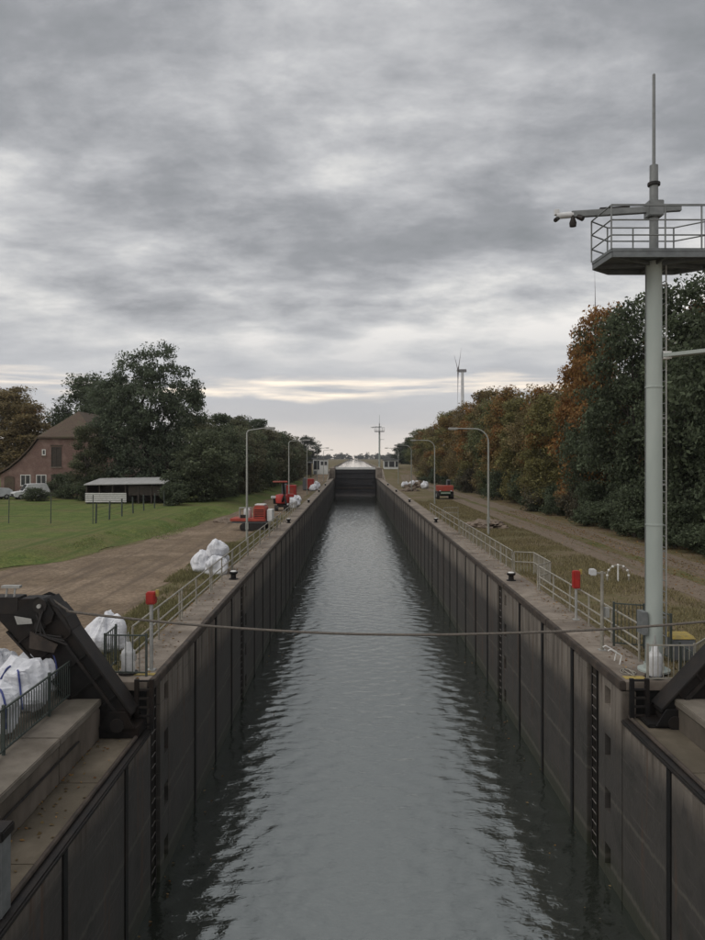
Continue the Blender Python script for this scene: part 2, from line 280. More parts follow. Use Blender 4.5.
# ================================================================== helpers
class MB:
    """collects shapes (world or local coordinates) for ONE mesh"""
    def __init__(s): s.v = []; s.f = []
    def add(s, vs, fs):
        o = len(s.v); s.v += [tuple(p) for p in vs]; s.f += [tuple(o + i for i in f) for f in fs]; return s
    def box(s, x0, x1, y0, y1, z0, z1):
        vs = [(x, y, z) for z in (z0, z1) for y in (y0, y1) for x in (x0, x1)]
        return s.add(vs, [(0, 2, 3, 1), (4, 5, 7, 6), (0, 1, 5, 4), (2, 6, 7, 3), (0, 4, 6, 2), (1, 3, 7, 5)])
    def bar(s, a, b, wx, wy=None):
        a, b = Vector(a), Vector(b); d = (b - a).normalized(); wy = wy or wx
        up = Vector((0, 0, 1)) if abs(d.z) < 0.95 else Vector((0, 1, 0))
        e = d.cross(up).normalized(); u = e.cross(d)
        vs = [p + e * (i * wx / 2) + u * (j * wy / 2) for p in (a, b) for i, j in ((-1, -1), (1, -1), (1, 1), (-1, 1))]
        return s.add(vs, [(0, 1, 2, 3), (7, 6, 5, 4), (0, 4, 5, 1), (1, 5, 6, 2), (2, 6, 7, 3), (3, 7, 4, 0)])
    def tube(s, pts, rs, n=8, caps=True):
        pts = [Vector(p) for p in pts]
        if not hasattr(rs, '__len__'): rs = [rs] * len(pts)
        rings = []
        e = None
        for i, p in enumerate(pts):
            d = ((pts[min(i + 1, len(pts) - 1)] - pts[max(i - 1, 0)])).normalized()
            if e is None:
                up = Vector((0, 0, 1)) if abs(d.z) < 0.9 else Vector((1, 0, 0))
                e = d.cross(up).normalized()
            else: e = (e - d * e.dot(d)).normalized()
            u = e.cross(d)
            rings.append([p + (e * math.cos(2 * math.pi * k / n) + u * math.sin(2 * math.pi * k / n)) * rs[i] for k in range(n)])
        vs = [q for r in rings for q in r]; fs = []
        for i in range(len(pts) - 1):
            for k in range(n):
                fs.append((i * n + k, i * n + (k + 1) % n, (i + 1) * n + (k + 1) % n, (i + 1) * n + k))
        if caps: fs += [tuple(range(n))[::-1], tuple((len(pts) - 1) * n + k for k in range(n))]
        return s.add(vs, fs)
    def lathe(s, prof, c=(0, 0, 0), n=16):
        vs = []; fs = []; m = len(prof)
        for k in range(n):
            a = 2 * math.pi * k / n
            vs += [(c[0] + r * math.cos(a), c[1] + r * math.sin(a), c[2] + z) for r, z in prof]
        for k in range(n):
            for i in range(m - 1):
                fs.append((k * m + i, ((k + 1) % n) * m + i, ((k + 1) % n) * m + i + 1, k * m + i + 1))
        fs.append(tuple(k * m for k in range(n))[::-1]); fs.append(tuple(k * m + m - 1 for k in range(n)))
        return s.add(vs, fs)
    def prism_xz(s, poly, y0, y1):
        n = len(poly); vs = [(x, y0, z) for x, z in poly] + [(x, y1, z) for x, z in poly]
        return s.add(vs, [tuple(range(n)), tuple(range(n, 2 * n))[::-1]] + [(i, i + n, (i + 1) % n + n, (i + 1) % n) for i in range(n)])
    def prism_xy(s, poly, z0, z1):
        n = len(poly); vs = [(x, y, z0) for x, y in poly] + [(x, y, z1) for x, y in poly]
        return s.add(vs, [tuple(range(n))[::-1], tuple(range(n, 2 * n))] + [(i, (i + 1) % n, (i + 1) % n + n, i + n) for i in range(n)])
    def mesh(s, name, m=None, off=(0, 0, 0), bevel=0.0, smooth=False):
        me = bpy.data.meshes.new(name)
        me.from_pydata([(x - off[0], y - off[1], z - off[2]) for x, y, z in s.v], [], s.f)
        bm = bmesh.new(); bm.from_mesh(me); bmesh.ops.recalc_face_normals(bm, faces=bm.faces)
        if bevel > 0:
            ed = [e for e in bm.edges if len(e.link_faces) == 2 and e.calc_face_angle(0) > 0.5]
            bmesh.ops.bevel(bm, geom=ed, offset=bevel, segments=2, affect='EDGES', clamp_overlap=True)
        bm.to_mesh(me); bm.free()
        if m: me.materials.append(MATS[m])
        if smooth:
            me.polygons.foreach_set('use_smooth', [True] * len(me.polygons)); me.update()
            try: me.set_sharp_from_angle(angle=R(40))
            except Exception: pass
        return me
    def build(s, name, m, parent=None, world=True, **kw):
        off = tuple(parent_loc(parent)) if (parent is not None and world) else (0, 0, 0)
        return link(name, s.mesh(name, m, off, **kw), parent)
def parent_loc(p):
    v = Vector((0, 0, 0))
    while p is not None: v = v + p.location; p = p.parent
    return v
def link(name, me, parent=None, loc=None, rot=None, scale=None):
    o = bpy.data.objects.new(name, me); COL.objects.link(o)
    if parent is not None: o.parent = parent
    if loc is not None: o.location = loc
    if rot is not None: o.rotation_euler = rot
    if scale is not None: o.scale = scale
    return o
def tag(o, label=None, cat=None, group=None, kind=None):
    if label: o['label'] = label
    if cat: o['category'] = cat
    if group: o['group'] = group
    if kind: o['kind'] = kind
    return o
def thing(name, label, cat, loc=(0, 0, 0), rz=0.0, group=None):
    e = bpy.data.objects.new(name, None); COL.objects.link(e); e.location = loc; e.rotation_euler = (0, 0, rz)
    e.empty_display_size = 0.3
    return tag(e, label, cat, group)
def copy_tree(o, parent=None):
    c = o.copy(); COL.objects.link(c)
    if parent is not None: c.parent = parent
    for ch in [x for x in bpy.data.objects if x.parent == o]: copy_tree(ch, c)
    return c
def at(u, v, z=0.0):
    d = (CAM_H - z) * 733 / (v - 458); return ((u - 352.5) * d / 733, d, z)
ORD = ['nearest', 'second', 'third', 'fourth', 'fifth', 'sixth', 'seventh', 'eighth', 'ninth', 'tenth', 'eleventh', 'twelfth', 'thirteenth',
       'fourteenth', 'fifteenth', 'sixteenth', 'seventeenth', 'eighteenth', 'nineteenth', 'twentieth', 'twenty-first', 'twenty-second',
       'twenty-third', 'twenty-fourth', 'twenty-fifth', 'twenty-sixth', 'twenty-seventh', 'twenty-eighth', 'twenty-ninth', 'thirtieth']
ORD += ['thirty-' + w_ for w_ in ('first', 'second', 'third', 'fourth', 'fifth', 'sixth', 'seventh', 'eighth', 'ninth')] + ['fortieth', 'forty-first', 'forty-second']
def smooth01(t): t = min(1, max(0, t)); return t * t * (3 - 2 * t)

# ================================================================== setting
XL, XR = -5.13, 6.87          # chamber faces, 12 m apart
WATER_Z = -5.6
Y0, Y1 = 18.7, 220.0          # chamber
HEAD_L, HEAD_R = -1.15, -0.90 # ledge heights of the near lock head
def base_z(x, y):
    return -0.06 + 3.0 * smooth01((y - 186) / 26.0)
LAWN_EDGE = [(36, -19.2), (41.5, -16.2), (50, -15.0), (76, -12.6), (95, -12.0), (175, -10.9)]
RISE = 0.6                    # the lawn lies on a low bank above the dirt track
def ground_z(x, y):
    r = 0.0
    if 36 <= y <= 175 and x < -10.5:
        for (ya, a), (yb, b) in zip(LAWN_EDGE, LAWN_EDGE[1:]):
            if ya <= y <= yb: e = a + (b - a) * (y - ya) / (yb - ya)
        r = RISE * smooth01((e - x) / 3.0) * smooth01((y - 36) / 3.5)
    return base_z(x, y) + r

def half_width(y):            # canal corridor in the ground sheet
    if y < 18.7: return (-7.33, 9.06)
    if y < Y1 + 3: return (-6.32, 8.22)
    k = min(1, (y - Y1 - 3) / 500); c = 0.87 + 1.5 * k
    return (c - 7.0 - 1.5 * k, c + 7.0 + 1.5 * k)

def sheet(name, m, rows, label, cat, dz=0.0, nx=6, jitter=0.0, kind='structure', zf=base_z, steps=None):
    """rows: (y, xa, xb); a draped sheet following the terrain"""
    vs, fs = [], []
    for j, (y, xa, xb) in enumerate(rows):
        for i in range(nx + 1):
            x = xa + (xb - xa) * (i / nx if steps is None else steps[i])
            if jitter and i in (0, nx): x += jitter * mnoise.noise((x * 0.05, y * 0.35, 3.1 + i)) * 2 + jitter * 0.6 * mnoise.noise((x * 0.1, y * 1.7, i))
            vs.append((x, y, zf(x, y) + dz))
    for j in range(len(rows) - 1):
        for i in range(nx):
            a = j * (nx + 1) + i; fs.append((a, a + 1, a + nx + 2, a + nx + 1))
    me = bpy.data.meshes.new(name); me.from_pydata(vs, [], fs); me.materials.append(MATS[m])
    o = link(name, me); return tag(o, label, cat, kind=kind)
def lerp_rows(keys, ys):
    out = []
    for y in ys:
        for (ya, a0, b0), (yb, a1, b1) in zip(keys, keys[1:]):
            if ya <= y <= yb:
                k = (y - ya) / (yb - ya); out.append((y, a0 + (a1 - a0) * k, b0 + (b1 - b0) * k)); break
    return out

def build_ground():
    ys = [-60, 0, 10, 18.69, 18.71, 25, 40, 60, 80, 100, 120, 140, 160, 175] + list(np.arange(184, 216, 2.0)) + [218, 220, 222.9, 223.1, 235, 260, 300, 350, 420, 500, 600, 723, 900, 1200, 1600, 1601, 2200, 3000]
    vs, fs = [], []
    def row(y):
        a, b = half_width(y)
        xs = [-2800, -1500, -600, -200, -80, -40, -20, -12, -8, a, b, 10, 14, 22, 40, 80, 200, 600, 1500, 2800]
        if a < -6.5: xs[5:9] = [-40, -26, -18, -12]
        if b > 10: xs[11:15] = [b + 2, b + 6, b + 14, b + 30]
        return xs
    n = 20
    for y in ys:
        for x in row(y): vs.append((x, y, base_z(x, y)))
    for j in range(len(ys) - 1):
        for i in range(n - 1):
            if i == 9 and ys[j + 1] <= 1600: continue
            a = j * n + i; fs.append((a, a + 1, a + n + 1, a + n))
    me = bpy.data.meshes.new('ground'); me.from_pydata(vs, [], fs); me.materials.append(MATS['rough_grass'])
    tag(link('ground', me), 'rough brown and green open ground around the lock', 'ground', kind='structure')
build_ground()
ys_f = list(np.arange(-40, 14, 3.0)) + list(np.arange(14, 60, 1.0)) + list(np.arange(60, 200, 3.0))
sheet('dirt_road', 'dirt', lerp_rows([(-40, -34, -7.9), (14, -27, -7.9), (25, -24, -8.3), (37, -18.2, -8.7), (41.5, -15.8, -8.9), (50, -14.6, -8.0), (76, -12.3, -7.3), (100, -11.6, -7.1), (150, -10.8, -6.9), (200, -10.2, -6.9)], ys_f),
      'wide brown dirt track and yard beside the lock on the left bank', 'dirt road', 0.012, 10, 0.35)
sheet('gravel_road', 'gravel', lerp_rows([(-40, 14.0, 19.4), (14, 14.0, 19.4), (60, 13.9, 18.8), (110, 13.6, 18.0), (200, 12.8, 16.6)], ys_f),
      'straight pale gravel road along the foot of the trees', 'road', 0.012, 8, 0.22)
sheet('grass_strip', 'verge', lerp_rows([(19, 15.9, 16.9), (60, 15.8, 16.6), (110, 15.2, 15.9), (150, 14.8, 15.3)], [y for y in ys_f if 19 <= y <= 150]),
      'worn grass strip between the wheel tracks of the gravel road', 'grass strip', 0.02, 3, 0.16)
LR = [(y, -150.0, x) for y, x in LAWN_EDGE]
sheet('lawn', 'lawn', lerp_rows(LR, [36, 36.5, 37, 37.5, 38, 38.5, 39] + [y for y in ys_f if 39.5 <= y <= 175]),
      'mown green lawn on a low bank between the dirt track and the brick house', 'lawn', 0.008, 14, 0.35, zf=ground_z, steps=[0, .3, .5, .7, .85, .93, .965, .97, .975, .98, .985, .99, .994, .997, 1])
# ---- chamber water: real waves
def build_water():
    ys = np.concatenate([np.arange(-12, 70, 0.11), np.arange(70, 121, 0.18), np.arange(121, 219, 0.3)])
    xs = np.linspace(XL - 0.3, XR + 0.3, 96)
    X, Y = np.meshgrid(xs, ys); Z = np.zeros_like(X)
    rg = np.random.default_rng(3)
    for k in range(110):
        lam = 0.24 * (1.3 / 0.24) ** rg.random(); ang = rg.normal(math.pi / 2, 0.95)
        kx, ky = math.cos(ang) * 2 * math.pi / lam, math.sin(ang) * 2 * math.pi / lam
        amp = 0.0022 * lam ** 1.05 * (0.5 + rg.random())
        # gusts: every train waxes and wanes along the chamber
        env = 0.6 + 0.6 * np.sin(X * rg.normal(0, 0.35) + Y * rg.normal(0, 0.25) + rg.random() * 6.3)
        Z += amp * env * np.sin(kx * X + ky * Y + rg.random() * 6.283)
    Z += WATER_Z
    nv = X.size; ny, nx = X.shape
    me = bpy.data.meshes.new('water'); me.vertices.add(nv); me.vertices.foreach_set('co', np.stack([X, Y, Z], -1).reshape(-1))
    idx = np.arange(nv).reshape(ny, nx)
    q = np.stack([idx[:-1, :-1], idx[:-1, 1:], idx[1:, 1:], idx[1:, :-1]], -1).reshape(-1, 4); nf = len(q)
    me.loops.add(nf * 4); me.loops.foreach_set('vertex_index', q.reshape(-1)); me.polygons.add(nf)
    me.polygons.foreach_set('loop_start', np.arange(nf) * 4); me.polygons.foreach_set('loop_total', np.full(nf, 4))
    me.polygons.foreach_set('use_smooth', np.ones(nf, bool)); me.update(); me.validate()
    me.materials.append(MATS['water']); tag(link('water', me), 'rippled grey green water filling the lock chamber', 'water', kind='structure')
build_water()
def build_canal():
    mb = MB(); rows = [(Y1 + 0.9, XL, XR)] + [(y, *half_width(y)) for y in (224, 300, 400, 500, 600, 723, 1000, 1300, 1599)]
    for (ya, a0, b0), (yb, a1, b1) in zip(rows, rows[1:]):
        mb.add([(a0 - .1, ya, 2.35), (b0 + .1, ya, 2.35), (b1 + .1, yb, 2.35), (a1 - .1, yb, 2.35)], [(0, 1, 2, 3)])
    tag(mb.build('canal_water', 'canal_water'), 'pale canal water beyond the far lock gate', 'water', kind='structure')
    mb = MB()
    for (ya, a0, b0), (yb, a1, b1) in zip(rows[1:], rows[2:]):
        for (p, q, s) in ((a0, a1, 1), (b0, b1, -1)):
            mb.add([(p, ya, 2.93), (q, yb, 2.93), (q + s * .1, yb, 2.2), (p + s * .1, ya, 2.2)], [(0, 1, 2, 3)])
    tag(mb.build('canal_bank', 'concrete'), 'low stone bank edging the canal beyond the gate', 'bank', kind='structure')
build_canal()

# ---- lock walls
PITCH = 3.6
LADDERS = [(20.95, 0), (34.2, 0), (63.2, 0), (92.0, 0), (121.0, 0), (150.0, 0), (179.0, 0)]
TH = 0.36
def rung_mesh(): return MB().tube([(0, -0.2, 0), (0, 0.2, 0)], 0.016, 6).mesh('rung', 'rung_steel')
RUNG = rung_mesh()
def ladder(parent, xface, sgn, y, ztop, zbot):
    """rungs set in a slot in the wall"""
    lad = link('ladder', MB().box(-0.02, 0.02, -0.235, -0.195, zbot - ztop, 0).box(-0.02, 0.02, 0.195, 0.235, zbot - ztop, 0).mesh('ladder', 'steel_dark'), parent)
    lad.location = Vector((xface + sgn * -0.05, y, ztop)) - parent.location
    z = -0.15
    while z > zbot - ztop:
        link('rung', RUNG, lad, (0, 0, z)); z -= 0.3
def wall_side(side):
    s = 1 if side == 'right' else -1            # outward direction of the bank
    xf = XR if s > 0 else XL
    root = thing('lock_wall', f'long stained concrete chamber wall on the {side} side of the lock, panelled with dark joints and ladders', 'lock wall', (xf, Y0, 0), 0, 'lock chamber walls')
    xo = lambda d: xf + s * d
    def bx(mb, d0, d1, y0, y1, z0, z1):
        a, b = sorted((xo(d0), xo(d1))); return mb.box(a, b, y0, y1, z0, z1)
    bx(MB(), TH, TH + 0.8, Y0 + 0.05, Y1, -7, -0.25).build('core', 'core_shade', root)
    # gaps: joints every PITCH, ladder slots; niches beside ladders
    lads = [l for l, _ in LADDERS] if s > 0 else [19.05, 34.1, 63.0, 92.0, 121.0, 150.0, 179.0]
    gaps = []
    y = 22.9 if s > 0 else 23.9
    while y < Y1 - 2:
        if all(abs(y - l) > 0.9 for l in lads): gaps.append((y, 0.26))
        y += PITCH
    gaps += [(l, 1.0) for l in lads]
    gaps.sort()
    edges = [Y0]
    cuts = []
    for g, wd in gaps:
        cuts.append((g - wd / 2, g + wd / 2))
    y = Y0
    for a, b in cuts + [(Y1 - 0.02, Y1)]:
        if a - y > 0.12:
            mb = MB(); near = [l for l in lads[:2] if (0 < l - a < 0.6 if s > 0 else 0 < y - l < 0.6)]
            if near:                              # a column of mooring niches beside the ladder
                n0, n1 = (a - 0.95, a - 0.5) if s > 0 else (y + 0.42, y + 0.86)
                bx(mb, 0, TH, y, n0, -7, -0.25); bx(mb, 0, TH, n1, a, -7, -0.25)
                zs = [-0.25, -0.45, -0.95, -1.75, -2.35, -3.2, -3.8, -4.7, -5.3, -7]
                for i in range(0, len(zs) - 1, 2): bx(mb, 0.004, TH, n0, n1, zs[i + 1], zs[i])
                p = mb.build('wall_panel', 'chamber_wall', root)
                for zt in (-0.7, -2.05, -3.5, -5.0):
                    link('mooring_hook', HOOK, p, Vector((xo(0.2), (n0 + n1) / 2, zt)) - root.location)
            else:
                bx(mb, 0, TH, y, a, -7, -0.25); mb.build('wall_panel', 'chamber_wall', root, bevel=0.025)
        y = b
    for g, wd in gaps:
        if wd < .5: bx(MB(), -0.03, TH, g - wd / 2 + .02, g + wd / 2 - .02, -7, -0.23).build('joint_shade_strip', 'steel_black', root)  # black strip standing in for the shade inside an open joint slot
    for l in lads: ladder(root, xf, -s, l, -0.05, -6.2)
    # steel nosing and walkway slabs
    y = Y0
    k = 0
    while y < Y1 - 14:
        y2 = min(y + PITCH * 2, Y1 - 14)
        bx(MB(), -0.045, 0.11, y + 0.006, y2 - 0.006, -0.22, 0.012).build('steel_nosing', 'steel_rust', root, bevel=0.02)
        y = y2
    y = Y0; wdt = 1.18 if s < 0 else 1.34
    while y < Y1 - 14:
        y2 = min(y + PITCH, Y1 - 14)
        bx(MB(), 0.114, wdt, y + 0.008, y2 - 0.008, -0.22, 0.0 + random.uniform(-.004, .004)).build('walkway_slab', 'concrete', root, bevel=0.012)
        y = y2
    # raised far head and the retaining wall that climbs to it
    ysr = list(np.arange(184, Y1 - 13, 2.0)); top = [ground_z(0, y_) + .08 for y_ in ysr]
    mb = MB(); d0, d1 = wdt + .004, wdt + .32
    for (ya_, za), (yb_, zb) in zip(zip(ysr, top), zip(ysr[1:], top[1:])):
        vs = [(xo(d), y_, z_) for y_, zz in ((ya_, za), (yb_, zb)) for d in (d0, d1) for z_ in (-.4, zz)]
        mb.add(vs, [(0, 1, 5, 4), (2, 3, 7, 6), (1, 3, 7, 5), (0, 2, 3, 1), (4, 6, 7, 5)])
    mb.build('retaining_wall', 'concrete', root)
    bx(MB(), 0, 1.35, Y1 - 13.98, Y1 + 3, -7, 2.95).build('head_wall', 'concrete', root, bevel=0.05)
    return root
HOOK = MB().tube([(0, 0, -0.2), (0, 0, 0.2)], 0.05, 8).box(-0.05, 0.05, -0.1, 0.1, 0.17, 0.22).mesh('mooring_hook', 'steel_black')
WALL_L = wall_side('left'); WALL_R = wall_side('right')

# ---- near lock head: lower walls with ledges
def head_side(side):
    s = 1 if side == 'right' else -1
    xf = XR if s > 0 else XL; zt = HEAD_R if s > 0 else HEAD_L; lw = 1.07
    zw = -0.2
    root = thing('lock_head_wall', f'lower concrete lock head wall with a stained ledge in the {side} foreground', 'lock wall', (xf, 12, zt), 0, 'near lock head walls')
    def bx(mb, d0, d1, y0, y1, z0, z1):
        a, b = sorted((xf + s * d0, xf + s * d1)); return mb.box(a, b, y0, y1, z0, z1)
    ya, yb = -8.0, Y0 - 0.04
    bx(MB(), TH, TH + 0.5, ya, yb, -7.2, zt - 0.3).build('core', 'core_shade', root)
    cuts = [9.5, 13.06, 16.6] if s < 0 else [9.0, 12.4, 15.9]
    y = ya
    for c in cuts + [yb + 0.10]:
        bx(MB(), 0, TH, y, c - 0.10, -7, zt - 0.14).build('wall_panel', 'chamber_wall', root, bevel=0.025); y = c + 0.10
    for c in cuts: bx(MB(), -0.025, TH, c - .095, c + .095, -7, zt - 0.14).build('joint_shade_strip', 'steel_black', root)  # the head wall joints get the same strip as painted slot shade
    y = ya
    for c in ([9.3, 12.4, 15.5, yb] if s < 0 else [9.0, 12.2, 15.4, yb]):
        bx(MB(), 0.25, lw, y, c - 0.012, zt - 0.22, zt + random.uniform(-.006, .006)).build('ledge_slab', 'ledge_concrete', root, bevel=0.012); y = c
    bx(MB(), -0.04, 0.245, ya, yb, zt - 0.135, zt - 0.02).build('steel_edge', 'steel_dark', root, bevel=0.03)
    e = MB(); xr = xf + s * 0.17
    e.tube([(xr, ya, zt + 0.035), (xr, yb, zt + 0.035)], 0.05, 8); e.build('edge_pipe', 'steel_rust', root, smooth=True)
    # back wall up to the walkway, in cast sections
    y = ya
    for c in ([9.3, 12.4, 15.5, yb] if s < 0 else [9.0, 12.2, 15.4, yb]):
        bx(MB(), lw + 0.004, lw + 0.5, y, c - 0.015, zt - 0.3, zw - 0.17).build('parapet', 'concrete_wet', root, bevel=0.015)
        bx(MB(), lw - 0.03, lw + 1.15, y, c - 0.015, zw - 0.165, zw + random.uniform(-.004, .004)).build('walkway_slab', 'walk_damp', root, bevel=0.02); y = c
    bx(MB(), lw + 1.12, lw + 1.3, ya, yb, zw - .1, -0.03).build('kerb', 'concrete', root, bevel=0.015)
    for zz, dd in ((zw - 0.45, 0.05), ) if s < 0 else ():
        e = MB(); xx = xf + s * (lw - dd); e.tube([(xx, ya, zz), (xx, yb - 2.2, zz)], 0.025, 6); e.build('cable_pipe', 'steel_dark', root)
    return root
HEAD_WL = head_side('left'); HEAD_WR = head_side('right')

# ---- far gate
def far_gate():
    g = thing('lock_gate', 'dark steel lock gate closing the far end of the chamber', 'lock gate', (0.87, Y1, WATER_Z))
    MB().box(XL + .02, XR - .02, Y1 - .35, Y1 + 0.5, -7, 2.29).build('skin_plate', 'gate_steel', g, bevel=0.03)
    for z in (-4.2, -2.2, -0.3, 1.4): MB().box(XL + .05, XR - .05, Y1 - .62, Y1 - .352, z - .12, z + .12).build('girder', 'gate_steel', g)
    for x in np.linspace(XL + .6, XR - .6, 7): MB().box(x - .08, x + .08, Y1 - .55, Y1 - .351, -5, 2.28).build('stiffener', 'gate_steel', g)
    MB().box(XL + .02, XR - .02, Y1 - .66, Y1 + .8, 2.3, 2.98).build('top_girder', 'kiosk_white', g, bevel=.03)
    for k in range(9): MB().box(XL + .4 + k * 1.35, XL + .48 + k * 1.35, Y1 - .5, Y1 - .42, 2.98, 3.4).build('rail_post', 'galvanized', g)
    MB().box(XL + .02, XR - .02, Y1 - .75, Y1 - .64, -3.35, -3.1).build('rubbing_strip', 'steel_rust', g)
far_gate()

# ================================================================== railings
POST = MB().tube([(0, 0, -0.02), (0, 0, 1.05)], 0.033, 8).mesh('post', 'rail_paint', smooth=True)
def railing(label, path, xz=0.0, spacing=2.6, post=POST, name='railing', m='rail_paint', heights=(1.05, 0.56), r=0.028, group=None, bars=None, double=False):
    root = thing(name, label, 'railing', (path[0][0], path[0][1], xz), 0, group)
    for p, q in zip(path, path[1:]):
        p, q = Vector((*p, xz)), Vector((*q, xz)); ln = (q - p).length; n = max(1, round(ln / spacing))
        for k in range(n + (1 if q.xy == Vector(path[-1]) else 0)):
            link('post', post, root, p + (q - p) * (k / n) - root.location, (R(random.uniform(-1, 1)), R(random.uniform(-1, 1)), 0))
            if double and k % 2 == 0 and k: link('post', post, root, p + (q - p) * (k / n) + Vector((0, 0.35, 0)) - root.location)
        for h in heights:
            MB().tube([p + Vector((0, 0, h)), q + Vector((0, 0, h))], r, 8).build('rail', m, root, smooth=True)
        if bars:
            nb = int(ln / bars)
            for k in range(1, nb):
                link('baluster', BAL, root, p + (q - p) * (k / nb) + Vector((0, 0, 0.1)) - root.location)
    return root
BAL = MB().tube([(0, 0, 0), (0, 0, 0.93)], 0.011, 6, False).mesh('baluster', 'rail_paint')
BALG = MB().box(-.009, .009, -.009, .009, 0, 0.76).mesh('baluster', 'fence_green')
XLR, XRR = -6.10, 8.06
railing('pale steel railing along the left quay edge with red box beside it', [(XLR, 20.3), (XLR, 62.0)], spacing=2.7, double=True, heights=(1.05, .6, .3))
railing('sparse pale railing past the red tracked machine on the left quay', [(XLR, 64.5), (XLR, 79.5)], spacing=2.5)
railing('sparse pale railing on the right quay beyond the barred section', [(XRR, 55.6), (XRR, 76.0)], spacing=2.5)
railing('short pale railing set across the quay beside the red tracked machine', [(XLR - 0.05, 62.6), (XLR - 1.7, 62.6)], spacing=0.85)
railing('pale steel railing along the right quay from the mast to the rounded bay', [(XRR, 20.6), (XRR, 31.6)], spacing=2.2, heights=(1.05, .6, .3))
railing('outward bay of pale barred railing on the right quay', [(XRR, 31.9), (8.9, 33.0), (8.95, 36.2), (XRR, 36.5)], spacing=1.1, bars=0.14)
railing('pale barred railing running on from the bay along the right quay', [(XRR, 36.9), (XRR, 55.0)], spacing=1.5, bars=0.45)
b = railing('short white crowd barrier standing alone on the right quay', [(8.6, 69), (10.0, 69.4)], spacing=1.4, bars=0.2)
b['category'] = 'barrier'

def green_fence(label, x, ya, yb, z, outward):
    root = thing('bar_fence', label, 'fence', (x, ya, z), 0, 'dark green bar fences')
    n = int((yb - ya) / 1.85)
    pm = MB().box(-.028, .028, -.028, .028, 0, 1.0).mesh('post', 'fence_green')
    for k in range(n + 1): link('post', pm, root, (0, (yb - ya) * k / n, 0))
    for h in (0.1, 0.92): MB().box(x - .018, x + .018, ya, yb, z + h - .018, z + h + .018).build('rail', 'fence_green', root)
    nb = int((yb - ya) / 0.125)
    for k in range(1, nb): link('baluster', BALG, root, (0, (yb - ya) * k / nb, 0.12))
    return root
green_fence('dark green bar fence along the left head walkway, in front of the white sacks', -6.95, 8.0, 19.0, -0.2, -1)
green_fence('dark green bar fence behind the right barrier arm', 8.75, 12.0, 19.6, -0.2, 1)

def cross_fence(label, pts, z, h, m='fence_green', bar_gap=0.11, cat='fence'):
    root = thing('guard_fence', label, cat, (*pts[0], z))
    pm = MB().box(-.026, .026, -.026, .026, 0, h).mesh('post', m); bm_ = MB().box(-.008, .008, -.008, .008, 0.1, h - .06).mesh('baluster', m)
    for p in pts: link('post', pm, root, Vector((*p, z)) - root.location)
    for p, q in zip(pts, pts[1:]):
        for hh in (0.1, h - .05): MB().bar((*p, z + hh), (*q, z + hh), .035).build('rail', m, root)
        n = int((Vector(q) - Vector(p)).length / bar_gap)
        for k in range(1, n): link('baluster', bm_, root, Vector((p[0] + (q[0] - p[0]) * k / n, p[1] + (q[1] - p[1]) * k / n, z)) - root.location)
    return root
cross_fence('dark green guard fence closing the left quay end around the white beacon', [(-6.55, 20.3), (-6.5, 19.25), (-5.4, 19.2)], 0.0, 1.12, bar_gap=0.16)
cross_fence('tall dark fence panels standing round the foot of the camera mast', [(7.95, 22.3), (8.75, 22.0), (8.95, 20.6)], 0.0, 1.35, bar_gap=0.1)
cross_fence('light grey barred railing beside the white beacon at the mast', [(7.55, 18.75), (8.75, 18.75), (9.5, 19.6)], -0.02, 1.0, 'rail_paint', 0.12)

